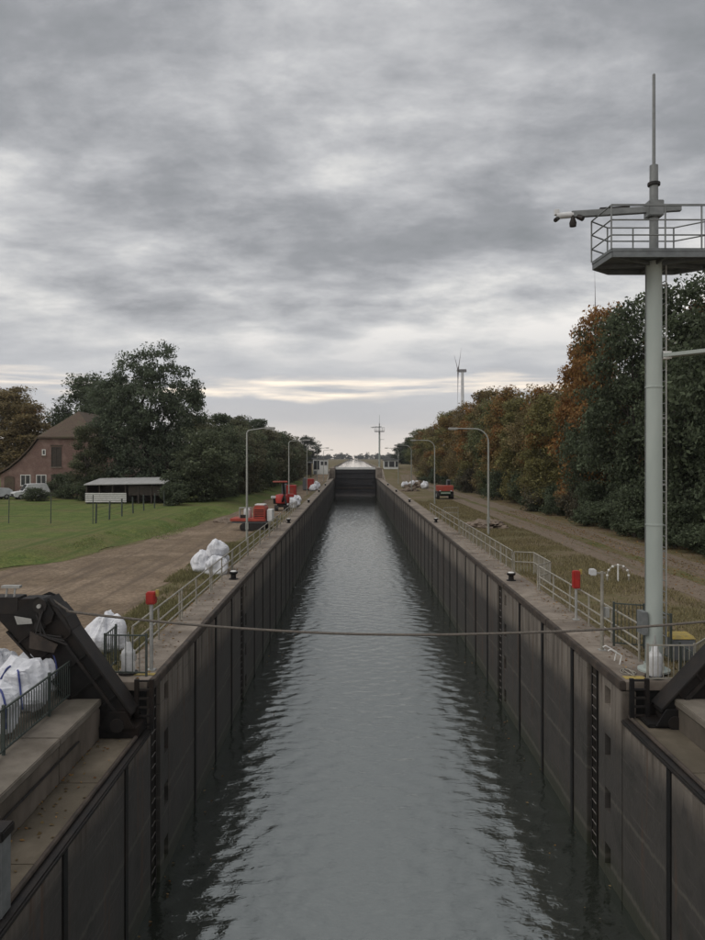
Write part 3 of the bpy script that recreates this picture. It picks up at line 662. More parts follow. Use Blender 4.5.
# ================================================================== camera masts
def mast(label, x, y, z):
    root = thing('camera_mast', label, 'mast', (x, y, z), 0, 'camera masts at the lock heads')
    P = lambda mb, n, m, par=root, **kw: mb.build(n, m, par, world=False, **kw)
    P(MB().lathe([(0.228, 0), (0.222, 3), (0.208, 11.0)], n=24), 'pole', 'mast_paint', smooth=True)
    P(MB().lathe([(0.42, 0), (0.42, 0.05), (0.26, 0.06), (0.26, 0.2)], n=24), 'base_flange', 'mast_paint')
    pole2 = P(MB().lathe([(0.12, 11.02), (0.115, 12.2), (0.11, 13.6)], n=16), 'upper_pole', 'mast_grey', smooth=True)
    P(MB().lathe([(0.155, 13.05), (0.165, 13.06), (0.165, 13.13), (0.155, 13.14)], n=14), 'clamp_ring', 'steel_dark', pole2)
    P(MB().lathe([(0.045, 13.6), (0.04, 16.05), (0.01, 16.08)], n=10), 'antenna', 'mast_grey', pole2, smooth=True)
    for zz in (3.9, 7.6): P(MB().lathe([(.216, zz), (.232, zz + .01), (.232, zz + .05), (.214, zz + .06)], n=24), 'weld_collar', 'mast_paint')
    P(MB().tube([(-.235, 0, .1), (-.228, 0, 5), (-.222, 0, 10.9)], .013, 6), 'cable', 'mast_grey')
    # platform
    poly = [(-1.47, -.92), (-1.55, .40), (-.92, .95), (.95, .95), (1.58, .40), (1.5, -.92)]
    pf = P(MB().prism_xy(poly, 11.02, 11.12), 'platform', 'platform_grey', bevel=0.015)
    for i in range(6):
        a, b_ = poly[i], poly[(i + 1) % 6]
        P(MB().bar((a[0] * .97, a[1] * .97, 10.95), (b_[0] * .97, b_[1] * .97, 10.95), .06, .13), 'platform_beam', 'platform_grey', pf)
    for a in ((-1.4, -.8), (1.4, -.8), (-1.4, .4), (1.4, .4), (0, -.85), (0, .9)):
        P(MB().bar((0, 0, 10.93), (a[0], a[1], 10.96), .05, .1), 'bracket', 'platform_grey', pf)
    rl = P(MB().bar((poly[0][0], poly[0][1], 12.22), (poly[5][0], poly[5][1], 12.22), .045), 'guard_rail', 'mast_grey', pf)
    for h in (11.45, 11.84, 12.22):
        for i in range(6):
            if h == 12.22 and i == 5: continue
            a, b_ = poly[i], poly[(i + 1) % 6]
            P(MB().tube([(*a, h), (*b_, h)], .02, 6), 'guard_rail', 'mast_grey', pf)
    for a in poly + [((poly[0][0] + poly[5][0]) / 2 - .1, -.92), (.85, -.92), (-.2, .95)]:
        P(MB().tube([(*a, 11.1), (*a, 12.22)], .022, 6), 'guard_post', 'mast_grey', pf)
    # camera boom
    P(MB().bar((-2.15, 0.25, 12.36), (0.72, -0.02, 12.45), .14, .17), 'boom', 'mast_grey', bevel=0.01)
    P(MB().bar((-1.4, 0.18, 12.49), (-.62, 0.1, 12.51), .1, .05), 'cable_tray', 'steel_dark')
    P(MB().box(-.2, .2, -.2, .2, 12.2, 12.62), 'boom_clamp', 'mast_grey', bevel=0.02)
    cm = P(MB().tube([(-2.55, .28, 12.33), (-2.1, .25, 12.36)], .085, 10), 'camera_housing', 'white_plastic', smooth=True)
    P(MB().lathe([(0.02, 12.0), (.09, 12.02), (.1, 12.12), (.07, 12.2), (.03, 12.32)], (-2.12, .2, 0), 12), 'dome_camera', 'steel_black', cm, smooth=True)
    P(MB().tube([(-2.62, .1, 12.16), (-2.5, .3, 12.28)], .06, 8), 'camera_lens', 'steel_dark', cm)
    P(MB().tube([(-1.88, .1, 12.2), (-1.98, .22, 12.3)], .07, 8), 'spotlight', 'steel_dark', cm)
    P(MB().box(-2.6, -2.48, .22, .34, 12.36, 12.5), 'wind_vane', 'white_plastic', cm)
    # access ladder and its guide rail
    lad = P(MB().bar((.33, 0, .4), (.33, 0, 11.0), .03).bar((.33, .3, .4), (.33, .3, 11.0), .03), 'access_ladder', 'galvanized')
    rm = MB().tube([(.33, 0, 0), (.33, .3, 0)], .014, 6).mesh('rung', 'galvanized')
    for k in range(35): link('rung', rm, lad, (0, 0, .6 + k * .3))
    bk = MB().bar((.2, .1, 0), (.34, .1, 0), .05).mesh('ladder_bracket', 'galvanized')
    for k in range(6): link('ladder_bracket', bk, lad, (0, 0, 1.4 + k * 1.8))
    ar = P(MB().bar((.25, 0, 8.47), (1.4, -.55, 8.55), .34, .1), 'side_platform', 'mast_paint', bevel=0.01)
    P(MB().box(.2, .42, -.14, .14, 8.38, 8.58), 'side_bracket', 'white_paint', ar)
    P(MB().box(-.38, -.24, -.2, .2, 1.0, 1.6), 'junction_box', 'mast_grey')
    return root
m1 = mast('tall pale green camera mast with railed platform rising at right', 8.12, 19.75, 0)
m2 = copy_tree(m1); m2.location = (8.3, 226, 2.9); m2['label'] = 'distant camera mast standing above the far lock gate'

# ================================================================== barrier arms and rope
def barrier_arm(label, pivot, sgn, tilt, y0, y1, ledge):
    """girder leaning away from the lock; local t runs up the arm, s across it"""
    root = thing('rope_barrier', label, 'barrier arm', (pivot[0], (y0 + y1) / 2, pivot[1]), 0, 'rope barrier arms')
    ca, sa = math.cos(tilt), math.sin(tilt); hy = (y1 - y0) / 2
    def W(t, s_):   # tilt measured from horizontal; s_ > 0 is the lock side / upper edge
        t *= 1.04; return (sgn * (-t * ca + s_ * sa), t * sa + s_ * ca)
    def prism(poly, ya, yb): return MB().prism_xz([W(*p) for p in poly], ya, yb)
    P = lambda mb, n, m, par=root, **kw: mb.build(n, m, par, world=False, **kw)
    up = lambda t: .37 + .05 * t                        # the girder widens towards its head
    lo = lambda t: -.46 - .075 * t
    body = P(prism([(-.05, -.42), (-.05, .35), (1.36, up(1.36)), (2.9, up(2.9)), (3.4, .48), (3.75, .0), (3.9, lo(3.9)), (.5, lo(.5))], -hy + .06, hy - .06), 'girder', 'steel_black', bevel=0.02)
    for f_, e in ((lo, -.05), (up, .05)):
        P(prism([(0, f_(0)), (0, f_(0) + e), (3.35, f_(3.35) + e), (3.35, f_(3.35))], -hy, hy), 'flange', 'steel_dark', body, bevel=0.01)
    for k in range(5):
        t = .55 + k * .6
        P(prism([(t, lo(t) + .01), (t, up(t) - .01), (t + .035, up(t) - .01), (t + .035, lo(t) + .01)], -hy, -hy + .11), 'stiffener', 'steel_black', body)
    P(prism([(.2, .1), (.2, .17), (2.5, .26), (2.5, .19)], -hy - .02, -hy + .1), 'hose_duct', 'steel_dark', body)
    # head: cheek plates, sheaves, hood
    for yy in (-hy - .06, hy - .02):
        P(prism([(2.95, -.3), (2.85, .3), (2.98, .50), (3.3, .54), (3.52, .42), (3.6, .12), (3.56, -.25), (3.3, -.4)], yy, yy + .06), 'cheek_plate', 'steel_black', bevel=0.01)
    def wheel(t, s_, r, n, par=root):
        c = W(t, s_); m_ = MB()
        m_.tube([(c[0], -hy - .1, c[1]), (c[0], -hy - .02, c[1]), (c[0], -hy + .05, c[1]), (c[0], 0.1, c[1])], [r, r, r * .72, r], 20)
        return P(m_, n, 'steel_dark', par)
    w1 = wheel(3.32, .34, .17, 'sheave'); c = W(3.32, .34)
    P(MB().tube([(c[0], -hy - .16, c[1]), (c[0], -hy - .1, c[1])], .05, 12), 'hub', 'galvanized', w1)
    wheel(2.95, .02, .13, 'sheave')
    P(prism([(2.35, .47), (2.4, .55), (2.75, .62), (3.1, .61), (3.15, .5)], -hy - .02, hy), 'rope_guide', 'steel_dark', bevel=0.02)
    P(prism([(2.7, -.5), (2.25, -.1), (2.35, .1), (3.0, -.22)], -hy - .1, -hy - .062), 'gusset', 'steel_rust')
    P(prism([(3.3, -.35), (3.1, -.05), (3.2, .0), (3.5, -.28)], -hy - .13, -hy - .102), 'bracket_plate', 'galvanized')
    for k in range(3):                                  # hydraulic hoses looping at the head
        h0, h1, h2 = W(2.2 + k * .12, .25), W(2.75 + k * .1, .1 - k * .06), W(3.2, .15 + k * .1)
        P(MB().tube([(h0[0], -hy - .03, h0[1]), (h1[0], -hy - .16 - k * .03, h1[1] - .12), (h2[0], -hy - .1, h2[1])], .025, 6), 'hose', 'rubber', smooth=True)
    # cross head with small fittings
    c0 = W(3.95, -.2); zc_ = 2.95 * sa / math.sin(R(53))
    P(MB().box(*sorted((c0[0] + sgn * .25, c0[0] - sgn * 1.5)), -hy + .05, hy - .1, zc_ - .22, zc_ + .2), 'cross_head', 'steel_dark', bevel=0.02)
    for dx in (.1, -.1, -.5):
        P(MB().tube([(c0[0] + sgn * dx, -hy + .15, zc_ + .18), (c0[0] + sgn * (dx + .03), -hy + .15, zc_ + .48)], .025, 6), 'fitting', 'galvanized')
    P(MB().box(c0[0] - .2, c0[0] + .25, -hy + .1, -hy + .25, zc_ + .42, zc_ + .48), 'fitting', 'galvanized')
    # base: hinge block
    P(MB().box(-.62, .5, -hy - .02, hy + .02, ledge - pivot[1], -.06), 'hinge_base', 'steel_black', bevel=0.02)
    P(MB().tube([(0, -hy - .12, 0), (0, hy + .12, 0)], .17, 14), 'hinge_pin', 'steel_dark', smooth=True)
    for yy in (-hy - .09, hy + .03): P(MB().prism_xz([(-.45, -.08), (.42, -.08), (.2, .32), (-.2, .32)], yy, yy + .06), 'hinge_lug', 'steel_black')
    return root
PL, PR_ = (-5.74, -0.80), (7.86, -0.74)
barrier_arm('raised black steel rope barrier arm leaning over the left ledge', PL, 1, R(51.5), 17.95, 18.6, HEAD_L + .005)
barrier_arm('black steel rope barrier arm lowered beside the mast in the right corner', PR_, -1, R(44), 17.95, 18.6, HEAD_R + .005)
def rope():
    pts = []
    ctrl = [(50, 598), (66, 609), (80, 613), (190, 624.5), (300, 632), (390, 634.6), (480, 634), (600, 629.5), (705, 621.5), (790, 611)]
    for u, v in ctrl: pts.append(((u - 352.5) * 18.15 / 733, 18.15, CAM_H - (v - 458) * 18.15 / 733))
    out = []
    for i in range(len(pts) - 1):
        p0, p1, p2, p3 = (Vector(pts[max(i - 1, 0)]), Vector(pts[i]), Vector(pts[i + 1]), Vector(pts[min(i + 2, len(pts) - 1)]))
        for k in range(8):
            t = k / 8; out.append(0.5 * ((2 * p1) + (p2 - p0) * t + (2 * p0 - 5 * p1 + 4 * p2 - p3) * t * t + (3 * p1 - p0 - 3 * p2 + p3) * t ** 3))
    out.append(Vector(pts[-1]))
    tag(MB().tube(out, .032, 8).build('barrier_rope', 'rope', smooth=True), 'thick steel rope sagging across the lock between the two barrier arms', 'rope')
rope()

# ================================================================== quay furniture
def vertical_guard(label, x, y, z0, z1):   # steel guide frame at the chamber corner
    root = thing('guide_frame', label, 'guide frame', (x, y, z0), 0, 'guide frames at the chamber corners')
    MB().box(x - .05, x + .05, y - .05, y + .05, z0, z1).build('upright', 'steel_black', root)
    MB().box(x + .33, x + .43, y - .05, y + .05, z0, z1).build('upright', 'steel_black', root)
    z = z0 + .1
    while z < z1: MB().box(x + .05, x + .33, y - .02, y + .02, z, z + .05).build('crosspiece', 'steel_dark', root); z += .22
vertical_guard('black laddered guide frame at the left chamber corner', -5.46, 18.55, HEAD_L, 0.12)
vertical_guard('black laddered guide frame at the right chamber corner', 7.05, 18.5, HEAD_R, 0.15)

def beacon(label, x, y, z):
    root = thing('signal_beacon', label, 'beacon', (x, y, z), 0, 'white beacons at the quay ends')
    MB().lathe([(.17, .0), (.18, .03), (.18, .5), (.165, .56), (.10, .62), (.085, .74), (.05, .8)], n=18).build('housing', 'white_plastic', root, False, smooth=True)
    MB().lathe([(.04, .8), (.045, .86), (.02, .96), (.018, 1.05)], n=10).build('cap', 'galvanized', root, False, smooth=True)
    MB().lathe([(.25, -.06), (.25, 0), (.2, .0)], n=18).build('base_plate', 'steel_dark', root, False)
    for s_ in (-1, 1): MB().box(s_ * .18 - .03, s_ * .18 + .03, -.04, .04, .3, .45).build('handle', 'galvanized', root, False)
beacon('white bottle-shaped beacon behind the left barrier arm', -5.95, 19.45, 0.05)
beacon('white bottle-shaped beacon at the foot of the camera mast', 7.88, 19.1, 0.06)

def plinth(label, x0, x1, y0, y1, z0, z1):
    root = thing('machine_plinth', label, 'plinth', ((x0 + x1) / 2, y0, z0), 0, 'machine plinths under the beacons')
    MB().box(x0, x1, y0, y1, z0, z1 - .08).build('housing', 'steel_dark', root, bevel=.02)
    MB().box(x0 - .04, x1 + .04, y0 - .04, y1 + .04, z1 - .078, z1).build('cover_plate', 'galvanized', root, bevel=.01)
    for k in range(3): MB().box(x0 + .1 + k * .28, x0 + .3 + k * .28, y0 - .05, y0 - .002, z0 + .15, z0 + .34).build('cover_hatch', 'steel_black', root)

def signal_post(label, x, y, h, boxh, boxw, lid=True):
    root = thing('signal_post', label, 'signal post', (x, y, 0), 0, 'red topped posts on the quay')
    MB().tube([(0, 0, 0), (0, 0, h - boxh + .02)], .05, 10).build('post', 'galvanized', root, False, smooth=True)
    bx_ = MB().box(-boxw / 2, boxw / 2, -.12, .12, h - boxh, h).build('box', 'red', root, False, bevel=.025)
    MB().box(-boxw / 2 + .04, boxw / 2 - .04, -.135, -.121, h - boxh + .05, h - .06).build('door', 'red', bx_, False, bevel=.005)
    MB().box(-.11, .11, -.11, .11, 0, .03).build('foot_plate', 'galvanized', root, False)
    MB().box(boxw / 2 + .002, boxw / 2 + .08, -.05, .05, h - .12, h + .05).build('lamp', 'yellow', root, False)
signal_post('small red box on a grey post at the left quay end', -5.42, 19.75, 2.12, .33, .25)
signal_post('tall red lifesaving box on a post at the right railing', 7.9, 25.9, 1.74, .62, .24)

def cctv_post(x, y):
    root = thing('camera_post', 'slim grey post with small crossarm camera on the right walkway', 'camera post', (x, y, 0))
    MB().tube([(0, 0, 0), (0, 0, 2.35)], [.055, .045], 10).build('post', 'rail_paint', root, False, smooth=True)
    MB().bar((-.3, 0, 2.3), (.1, 0, 2.3), .05).build('crossarm', 'rail_paint', root, False)
    MB().box(-.36, -.2, -.14, .14, 2.24, 2.42).build('camera', 'white_plastic', root, False, bevel=.02)
    MB().box(.08, .2, -.1, .1, .98, 1.28).build('switch_box', 'galvanized', root, False, bevel=.01)
    MB().box(-.1, .1, -.1, .1, 0, .03).build('foot_plate', 'galvanized', root, False)
cctv_post(7.42, 21.8)

def bollard(label, x, y):
    root = thing('bollard', label, 'bollard', (x, y, 0), 0, 'mooring bollards on the quays')
    MB().lathe([(.22, 0), (.22, .03), (.13, .05), (.12, .22), (.2, .28), (.21, .34), (.15, .37)], n=16).build('stem', 'steel_black', root, False, smooth=True)
    MB().lathe([(.15, .37), (.12, .40), (.0, .405)], n=16).build('cap', 'white_paint', root, False, smooth=True)
for k, y in enumerate((34.6, 64.5, 94, 123, 152)):
    bollard(f'{ORD[k]} black mooring bollard on the left quay edge', -5.62, y)
for k, y in enumerate((34.2, 65, 95, 124, 153)):
    bollard(f'{ORD[k]} black mooring bollard on the right quay edge', 7.4, y)

def loose(name, label, cat, mb, m, **kw): return tag(mb.build(name, m, **kw), label, cat)
loose('floor_marking', 'worn yellow stripe painted on the left quay end', 'marking', MB().box(-5.98, -5.22, 19.28, 19.48, .006, .012), 'yellow')
loose('floor_marking', 'worn yellow stripe painted on the right quay end', 'marking', MB().box(7.06, 7.6, 18.95, 19.2, .006, .012), 'yellow')
def grab_rail(label, x, y):
    root = thing('grab_rail', label, 'grab rail', (x, y, 0))
    for dy in (-.2, .2):
        MB().tube([(x, y + dy, 0), (x + .05, y + dy, .25), (x - .25, y + dy, .42), (x - .33, y + dy, .38)], .02, 8).build('handle', 'white_paint', root, smooth=True)
grab_rail('bent white grab rail at the top of the right ladder', 7.4, 20.5)
def hose_pile(label, x, y):
    root = thing('mooring_line', label, 'rope', (x, y, .02))
    pts = [(x + (.13 + .08 * math.sin(a * .23)) * math.cos(a * .55), y + (.28 + .1 * math.cos(a * .31)) * math.sin(a * .55), .015 + a * .0012) for a in range(30)]
    MB().tube(pts, .012, 6).build('coil', 'rail_paint', root, smooth=True)
hose_pile('white coiled line lying on the right quay corner', 7.35, 19.5)
def bin_box():
    x, y, z0 = 8.9, 20.9, 0.0
    root = thing('grit_bin', 'grey grit bin with yellow lid behind the mast', 'bin', (9.35, 20.9, 0.0))
    P = lambda mb, n, m: mb.build(n, m, root, False, bevel=.02)
    P(MB().box(-.32, .32, -.25, .25, 0, .60), 'body', 'kiosk_grey'); P(MB().add([(-.34, -.27, .602), (.34, -.27, .602), (.34, .27, .602), (-.34, .27, .602), (-.28, -.17, .70), (.28, -.17, .70), (.28, .24, .73), (-.28, .24, .73)],
        [(0, 1, 2, 3), (4, 5, 6, 7), (0, 1, 5, 4), (1, 2, 6, 5), (2, 3, 7, 6), (3, 0, 4, 7)]), 'lid', 'yellow')
bin_box()
def arch_rack():
    x, y = at(618, 580)[:2]
    root = thing('arched_frame', 'white arched frame standing on the brown verge', 'frame', (x, y, -.06))
    arc = lambda r: [(r * math.cos(a), 0, .28 + r * .95 * math.sin(a)) for a in np.linspace(math.pi, 0, 13)]
    pts = [(-.5, 0, 0)] + arc(.5) + [(.5, 0, 0)]
    MB().tube(pts, .035, 8).build('arch', 'rail_paint', root, False, smooth=True)
    for k in range(0, 13, 2):
        p = arc(.5)[k]; MB().lathe([(.01, -.06), (.06, -.03), (.06, .03), (.01, .06)], p, 8).build('ball', 'white_paint', root, False)
    MB().tube([(0, 0, 0), (0, 0, .78)], .04, 8).build('centre_post', 'white_paint', root, False)
arch_rack()
def corner_post():
    root = thing('steel_post', 'steel post with dark cap at the left picture edge', 'post', (-5.38, 11.05, HEAD_L))
    MB().box(-.16, .16, -.16, .16, 0, 1.16).build('shaft', 'mast_grey', root, False, bevel=.015)
    MB().box(-.2, .2, -.2, .2, 1.162, 1.32).build('cap', 'steel_black', root, False, bevel=.02)
corner_post()

# ---- lamps
def lamp(label, x, y, s, h, reach, curved, group):
    root = thing('street_lamp', label, 'street lamp', (x, y, -.05), 0, group)
    pole = MB()
    if curved:
        pts = [(0, 0, 0), (0, 0, 3), (0, 0, h - 1.0)] + [(s * (1 - math.cos(a)) * 1.0, 0, h - 1.0 + math.sin(a) * 1.0) for a in np.linspace(.2, math.pi / 2, 7)] + [(s * (reach - .5), 0, h + .03)]
        pole.tube(pts, [.09, .08, .065] + [.055] * 7 + [.045], 10)
    else:
        pole.tube([(0, 0, 0), (0, 0, 3), (0, 0, h - .15), (s * .12, 0, h)], [.085, .075, .055, .05], 10)
        pole.tube([(s * .1, 0, h), (s * (reach - .6), 0, h + .16)], .038, 8)
    pole.build('pole', 'lamp_pole', root, False, smooth=True)
    zz = h + (.03 if curved else .16)
    hd = MB().box(*sorted((s * (reach - .62), s * (reach + .12))), -.15, .15, zz - .07, zz + .07).build('lamp_head', 'galvanized', root, False, bevel=.03)
    MB().box(*sorted((s * (reach - .45), s * (reach + .02))), -.1, .1, zz - .1, zz - .071).build('lens', 'white_plastic', hd, False)
    MB().box(-.1, .1, -.1, .1, .9, 1.35).build('access_door', 'lamp_pole', root, False)
for k in range(5): lamp(f'{ORD[k]} straight armed lamp post along the left quay', -7.2, 50 + 33 * k, 1, 7.65, 2.3 - (.5 if k == 0 else 0), False, 'lamp posts on the left quay')
for k in range(4): lamp(f'{ORD[k]} gooseneck lamp post along the right quay', 10.2, 55 + 36 * k, -1, 7.95, 2.9, True, 'gooseneck lamps on the right quay')

# ================================================================== sacks
def bag_point(p, seed, w_, d_, h_, slump):
    n4 = (abs(p.x) ** 4 + abs(p.y) ** 4 + abs(p.z) ** 4) ** .25
    p = p / n4; zz = (p.z + 1) / 2
    bul = 1 + .10 * math.sin(math.pi * min(1, zz * 1.05)) - slump * zz ** 2
    q = Vector((p.x * w_ / 2 * bul, p.y * d_ / 2 * bul, zz * h_))
    o = Vector((seed * 7.1, seed * 3.3, 0))
    big = mnoise.noise(q * 1.7 + o) * .22
    # pulled folds run up to the gathered top
    an = math.atan2(p.y, p.x); fold = (1 - abs(mnoise.noise(Vector((an * 3.2, zz * 1.1, seed)))) * 2.2) * .07 * (.25 + zz)
    crease = (.5 - abs(mnoise.noise(q * 3.6 + o))) * .07
    q += Vector((p.x, p.y, p.z * .5)).normalized() * (big + fold + crease)
    q.z += .22 * h_ * max(0, zz - .78) / .22 * (mnoise.noise(Vector((p.x * 1.6, p.y * 1.6, seed * 2.0))) + .25)
    q.z = max(q.z, 0); return q
def bag_mesh(seed, args):
    bm = bmesh.new(); bmesh.ops.create_cube(bm, size=2)
    bmesh.ops.subdivide_edges(bm, edges=bm.edges, cuts=10, use_grid_fill=True)
    for v in bm.verts: v.co = bag_point(v.co.copy(), seed, *args)
    me = bpy.data.meshes.new('sack'); bm.to_mesh(me); bm.free(); me.materials.append(MATS['bag']); return me
def strap_mesh(seed, args):
    mb = MB()
    for d0, d1 in ((Vector((-.9, -.95, -.7)), Vector((.1, -.6, 1))), (Vector((.9, -.95, -.7)), Vector((.4, -.6, 1)))):
        pts = []
        for k in range(15):
            p = d0.lerp(d1, k / 14); m_ = max(abs(p.x), abs(p.y), abs(p.z)); p = p / m_
            q = bag_point(p, seed, *args); pts.append(q + Vector((q.x, q.y, max(0, q.z - .3))).normalized() * .02)
        mb.tube(pts, .022, 5)
    return mb.mesh('lifting_strap', 'blue_strap', smooth=True)
BARGS = [(.98 + .08 * (k % 2), .95, .86 + .1 * (k % 3), .12 + .12 * (k % 3)) for k in range(5)]
BAGS = [bag_mesh(k, BARGS[k]) for k in range(5)]; STRAP = [strap_mesh(k, BARGS[k]) for k in range(5)]
KNOT = MB().tube([(0, 0, .70), (.02, 0, .9), (-.02, .02, .98), (.05, 0, 1.1), (.1, .03, 1.13)], [.24, .12, .05, .08, .03], 9).mesh('tied_neck', 'bag', smooth=True)
def sack(label, x, y, z, k, sc=1.0, rz=0, straps=True, group='white bulk sacks on the left bank', knot=False):
    root = thing('bulk_sack', label, 'sack', (x, y, z), rz, group); root.scale = (sc, sc, sc)
    link('bag', BAGS[k % 5], root)
    if straps: link('lifting_strap', STRAP[k % 5], root)
    if knot: link('tied_neck', KNOT, root)
    return root
sack('white bulk sack with blue straps nearest the left picture edge behind the fence', -7.72, 15.6, -.1, 0, 1.05, .2)
sack('white bulk sack with blue straps, second along the dark green fence', -7.72, 17.0, -.1, 1, 1.0, -.3)
sack('slumped white bulk sack behind the head of the raised barrier arm', -7.85, 18.3, -.1, 2, .98, .4, True, knot=True)
sack('outer white bulk sack farther from the fence at the left edge', -8.85, 16.9, -.06, 3, 1.0, .8)
sack('outer white bulk sack beside the raised arm on the dirt', -8.9, 18.4, -.06, 4, .95, -.6)
sack('lone white bulk sack with tied neck between arm and left railing', -7.35, 21.9, -.06, 2, .95, .5, False, knot=True)
sack('lower front sack of the white pile behind the left railing', -6.75, 36.3, -.06, 3, .9, .1, False)
sack('lower rear sack of the white pile behind the left railing', -6.9, 37.5, -.06, 0, .95, .9, False)
sack('outer sack of the white pile behind the left railing', -7.6, 37.3, -.06, 1, .9, .3, False)
sack('topmost sack of the white pile behind the left railing', -6.9, 37.1, .66, 4, .85, .6, False)
for k, (x, y) in enumerate(((-6.95, 84.5), (-6.9, 87), (-7.5, 86), (-6.95, 90), (-6.9, 128), (-6.9, 133), (-6.9, 140))):
    sack(f'{ORD[k]} white sack in the far row along the left quay', x, y, -.06, k, 1.1, k * .7, False)
for k, (x, y) in enumerate(((10.2, 142), (11.6, 141), (13.6, 138), (12.5, 145))):
    sack(f'{ORD[k]} pale sack in the materials heap on the far right quay', x, y, -.06, k, 1.2, k * .6, False, 'pale sacks on the right bank')

# ================================================================== machines
def wheel_part(root, x, y, r, wd, axis='x'):
    m_ = MB()
    a, b_ = ((x - wd / 2, y, r), (x + wd / 2, y, r)) if axis == 'x' else ((x, y - wd / 2, r), (x, y + wd / 2, r))
    t = m_.tube([a, b_], r, 20).build('wheel', 'rubber', root, False, bevel=.03)
    e = .01; a2 = tuple(p - (e if i == (0 if axis == 'x' else 1) else 0) for i, p in enumerate(a)); b2 = tuple(p + (e if i == (0 if axis == 'x' else 1) else 0) for i, p in enumerate(b_))
    MB().tube([a2, b2], r * .52, 14).build('rim', 'galvanized', t, False)
def track_part(root, x, y0, y1, z, h, wd):
    r = h / 2; prof = [(y0 + r - r * math.sin(a), z + r - r * math.cos(a)) for a in np.linspace(0, math.pi, 9)] + [(y1 - r + r * math.sin(a), z + r + r * math.cos(a)) for a in np.linspace(0, math.pi, 9)]
    n = len(prof); vs = [(x - wd / 2, *p) for p in prof] + [(x + wd / 2, *p) for p in prof]
    return MB().add(vs, [tuple(range(n)), tuple(range(n, 2 * n))[::-1]] + [(i, (i + 1) % n, (i + 1) % n + n, i + n) for i in range(n)]).build('track', 'rubber', root, False)
def red_machine_a():
    root = thing('tracked_carrier', 'red tracked carrier with flat deck and upright engine hood by the left railing', 'machine', (-7.95, 58.6, -.05), R(-3))
    P = lambda mb, n, m, par=root, **kw: mb.build(n, m, par, False, **kw)
    for y in (-.75, .75): pass
    for yy in (-.7, .7):
        t = track_part(root, 0, -1.0, 1.0, 0, .62, .4); t.rotation_euler = (0, 0, R(90)); t.location = (.1, yy, 0)
        for k in range(4): P(MB().tube([(-.7 + k * .5, yy - .22, .2), (-.7 + k * .5, yy + .22, .2)], .13, 12), 'roller', 'steel_dark')
    P(MB().box(-1.5, 1.2, -.85, .85, .62, .78), 'chassis', 'kiosk_grey', bevel=.02)
    P(MB().box(-1.65, 1.15, -1.0, 1.0, .785, 1.0), 'deck', 'red_dusty', bevel=.03)
    P(MB().prism_xz([(.15, 1.0), (1.1, 1.0), (1.1, 1.85), (.98, 2.0), (.3, 2.0), (.15, 1.85)], -.75, .75), 'engine_hood', 'red_dusty', bevel=.05)
    for k in range(4): P(MB().box(.25, 1.0, -.765, -.752, 1.15 + k * .16, 1.22 + k * .16), 'louvre', 'steel_black')
    P(MB().box(.22, 1.02, -.5, .5, 2.002, 2.1), 'top_cover', 'white_paint', bevel=.03)
    P(MB().lathe([(.3, 1.0), (.33, 1.1), (.33, 1.65), (.2, 1.78)], (-.45, .1, 0), 16), 'tank', 'white_plastic', smooth=True)
    P(MB().box(-1.1, -.15, -.1, .2, 1.75, 1.82).box(-1.1, -1.04, -.1, .2, 1.0, 1.75), 'frame', 'galvanized')
    P(MB().box(-.9, -.55, -.6, -.2, 1.0, 1.25), 'tool_box', 'steel_dark')
    P(MB().box(1.2, 1.62, -.5, .5, .75, 1.7), 'control_cabinet', 'kiosk_white', bevel=.03)
red_machine_a()
def red_machine_b():
    root = thing('canopy_digger', 'red compact digger with flat red canopy on the left quay', 'machine', (-7.75, 80.5, -.05), R(8))
    P = lambda mb, n, m, par=root, **kw: mb.build(n, m, par, False, **kw)
    for xx in (-.6, .6): track_part(root, xx, -1.0, 1.0, 0, .55, .36)
    P(MB().box(-.5, .5, -.6, .6, .4, .75), 'undercarriage', 'steel_black')
    P(MB().lathe([(.62, .75), (.82, .85), (.85, 1.35), (.7, 1.7), (.3, 1.82)], (0, .1, 0), 16), 'engine_cover', 'red', smooth=True)
    P(MB().box(.5, 1.35, .0, .9, 1.45, 1.8), 'counterweight', 'red', bevel=.06)
    P(MB().box(-1.2, -.55, -.3, .4, 1.35, 1.6), 'side_tank', 'white_plastic', bevel=.05)
    P(MB().box(-.95, -.5, -.35, .4, .75, 1.34), 'battery_box', 'steel_black', bevel=.03)
    b_ = P(MB().bar((.25, -.2, 1.7), (.12, -.4, 3.1), .26), 'canopy_post', 'steel_black')
    P(MB().box(-1.0, .6, -.9, .5, 3.1, 3.24), 'canopy', 'red_dusty', bevel=.04)
    boom = P(MB().bar((0, -.6, 1.0), (.2, -1.7, 1.7), .22), 'boom', 'steel_black'); P(MB().bar((.2, -1.7, 1.7), (.35, -2.3, .8), .18), 'dipper', 'steel_black', boom)
    P(MB().prism_xz([(.1, .2), (.6, .2), (.65, .7), (.05, .7)], -2.6, -2.15), 'bucket', 'steel_dark', boom)
red_machine_b()
def red_box(label, x, y):
    root = thing('generator', label, 'generator', (x, y, -.05), 0, 'red generator boxes')
    P = lambda mb, n, m: mb.build(n, m, root, False, bevel=.05)
    P(MB().box(-.45, .85, -1, 1, .25, 2.05), 'housing', 'red'); P(MB().box(-1.1, -.46, -.9, .9, .1, 2.2), 'radiator', 'kiosk_grey')
    P(MB().box(.0, .6, -1.03, -1.002, .5, 1.7), 'door', 'red_dusty'); P(MB().box(-1.0, .8, -.8, .8, 0, .24), 'skid', 'steel_black')
red_box('small red generator box with dark radiator, farthest machine on the left quay', -7.75, 131)
red_box('red generator box with dark radiator just beyond the canopy digger', -8.6, 101)
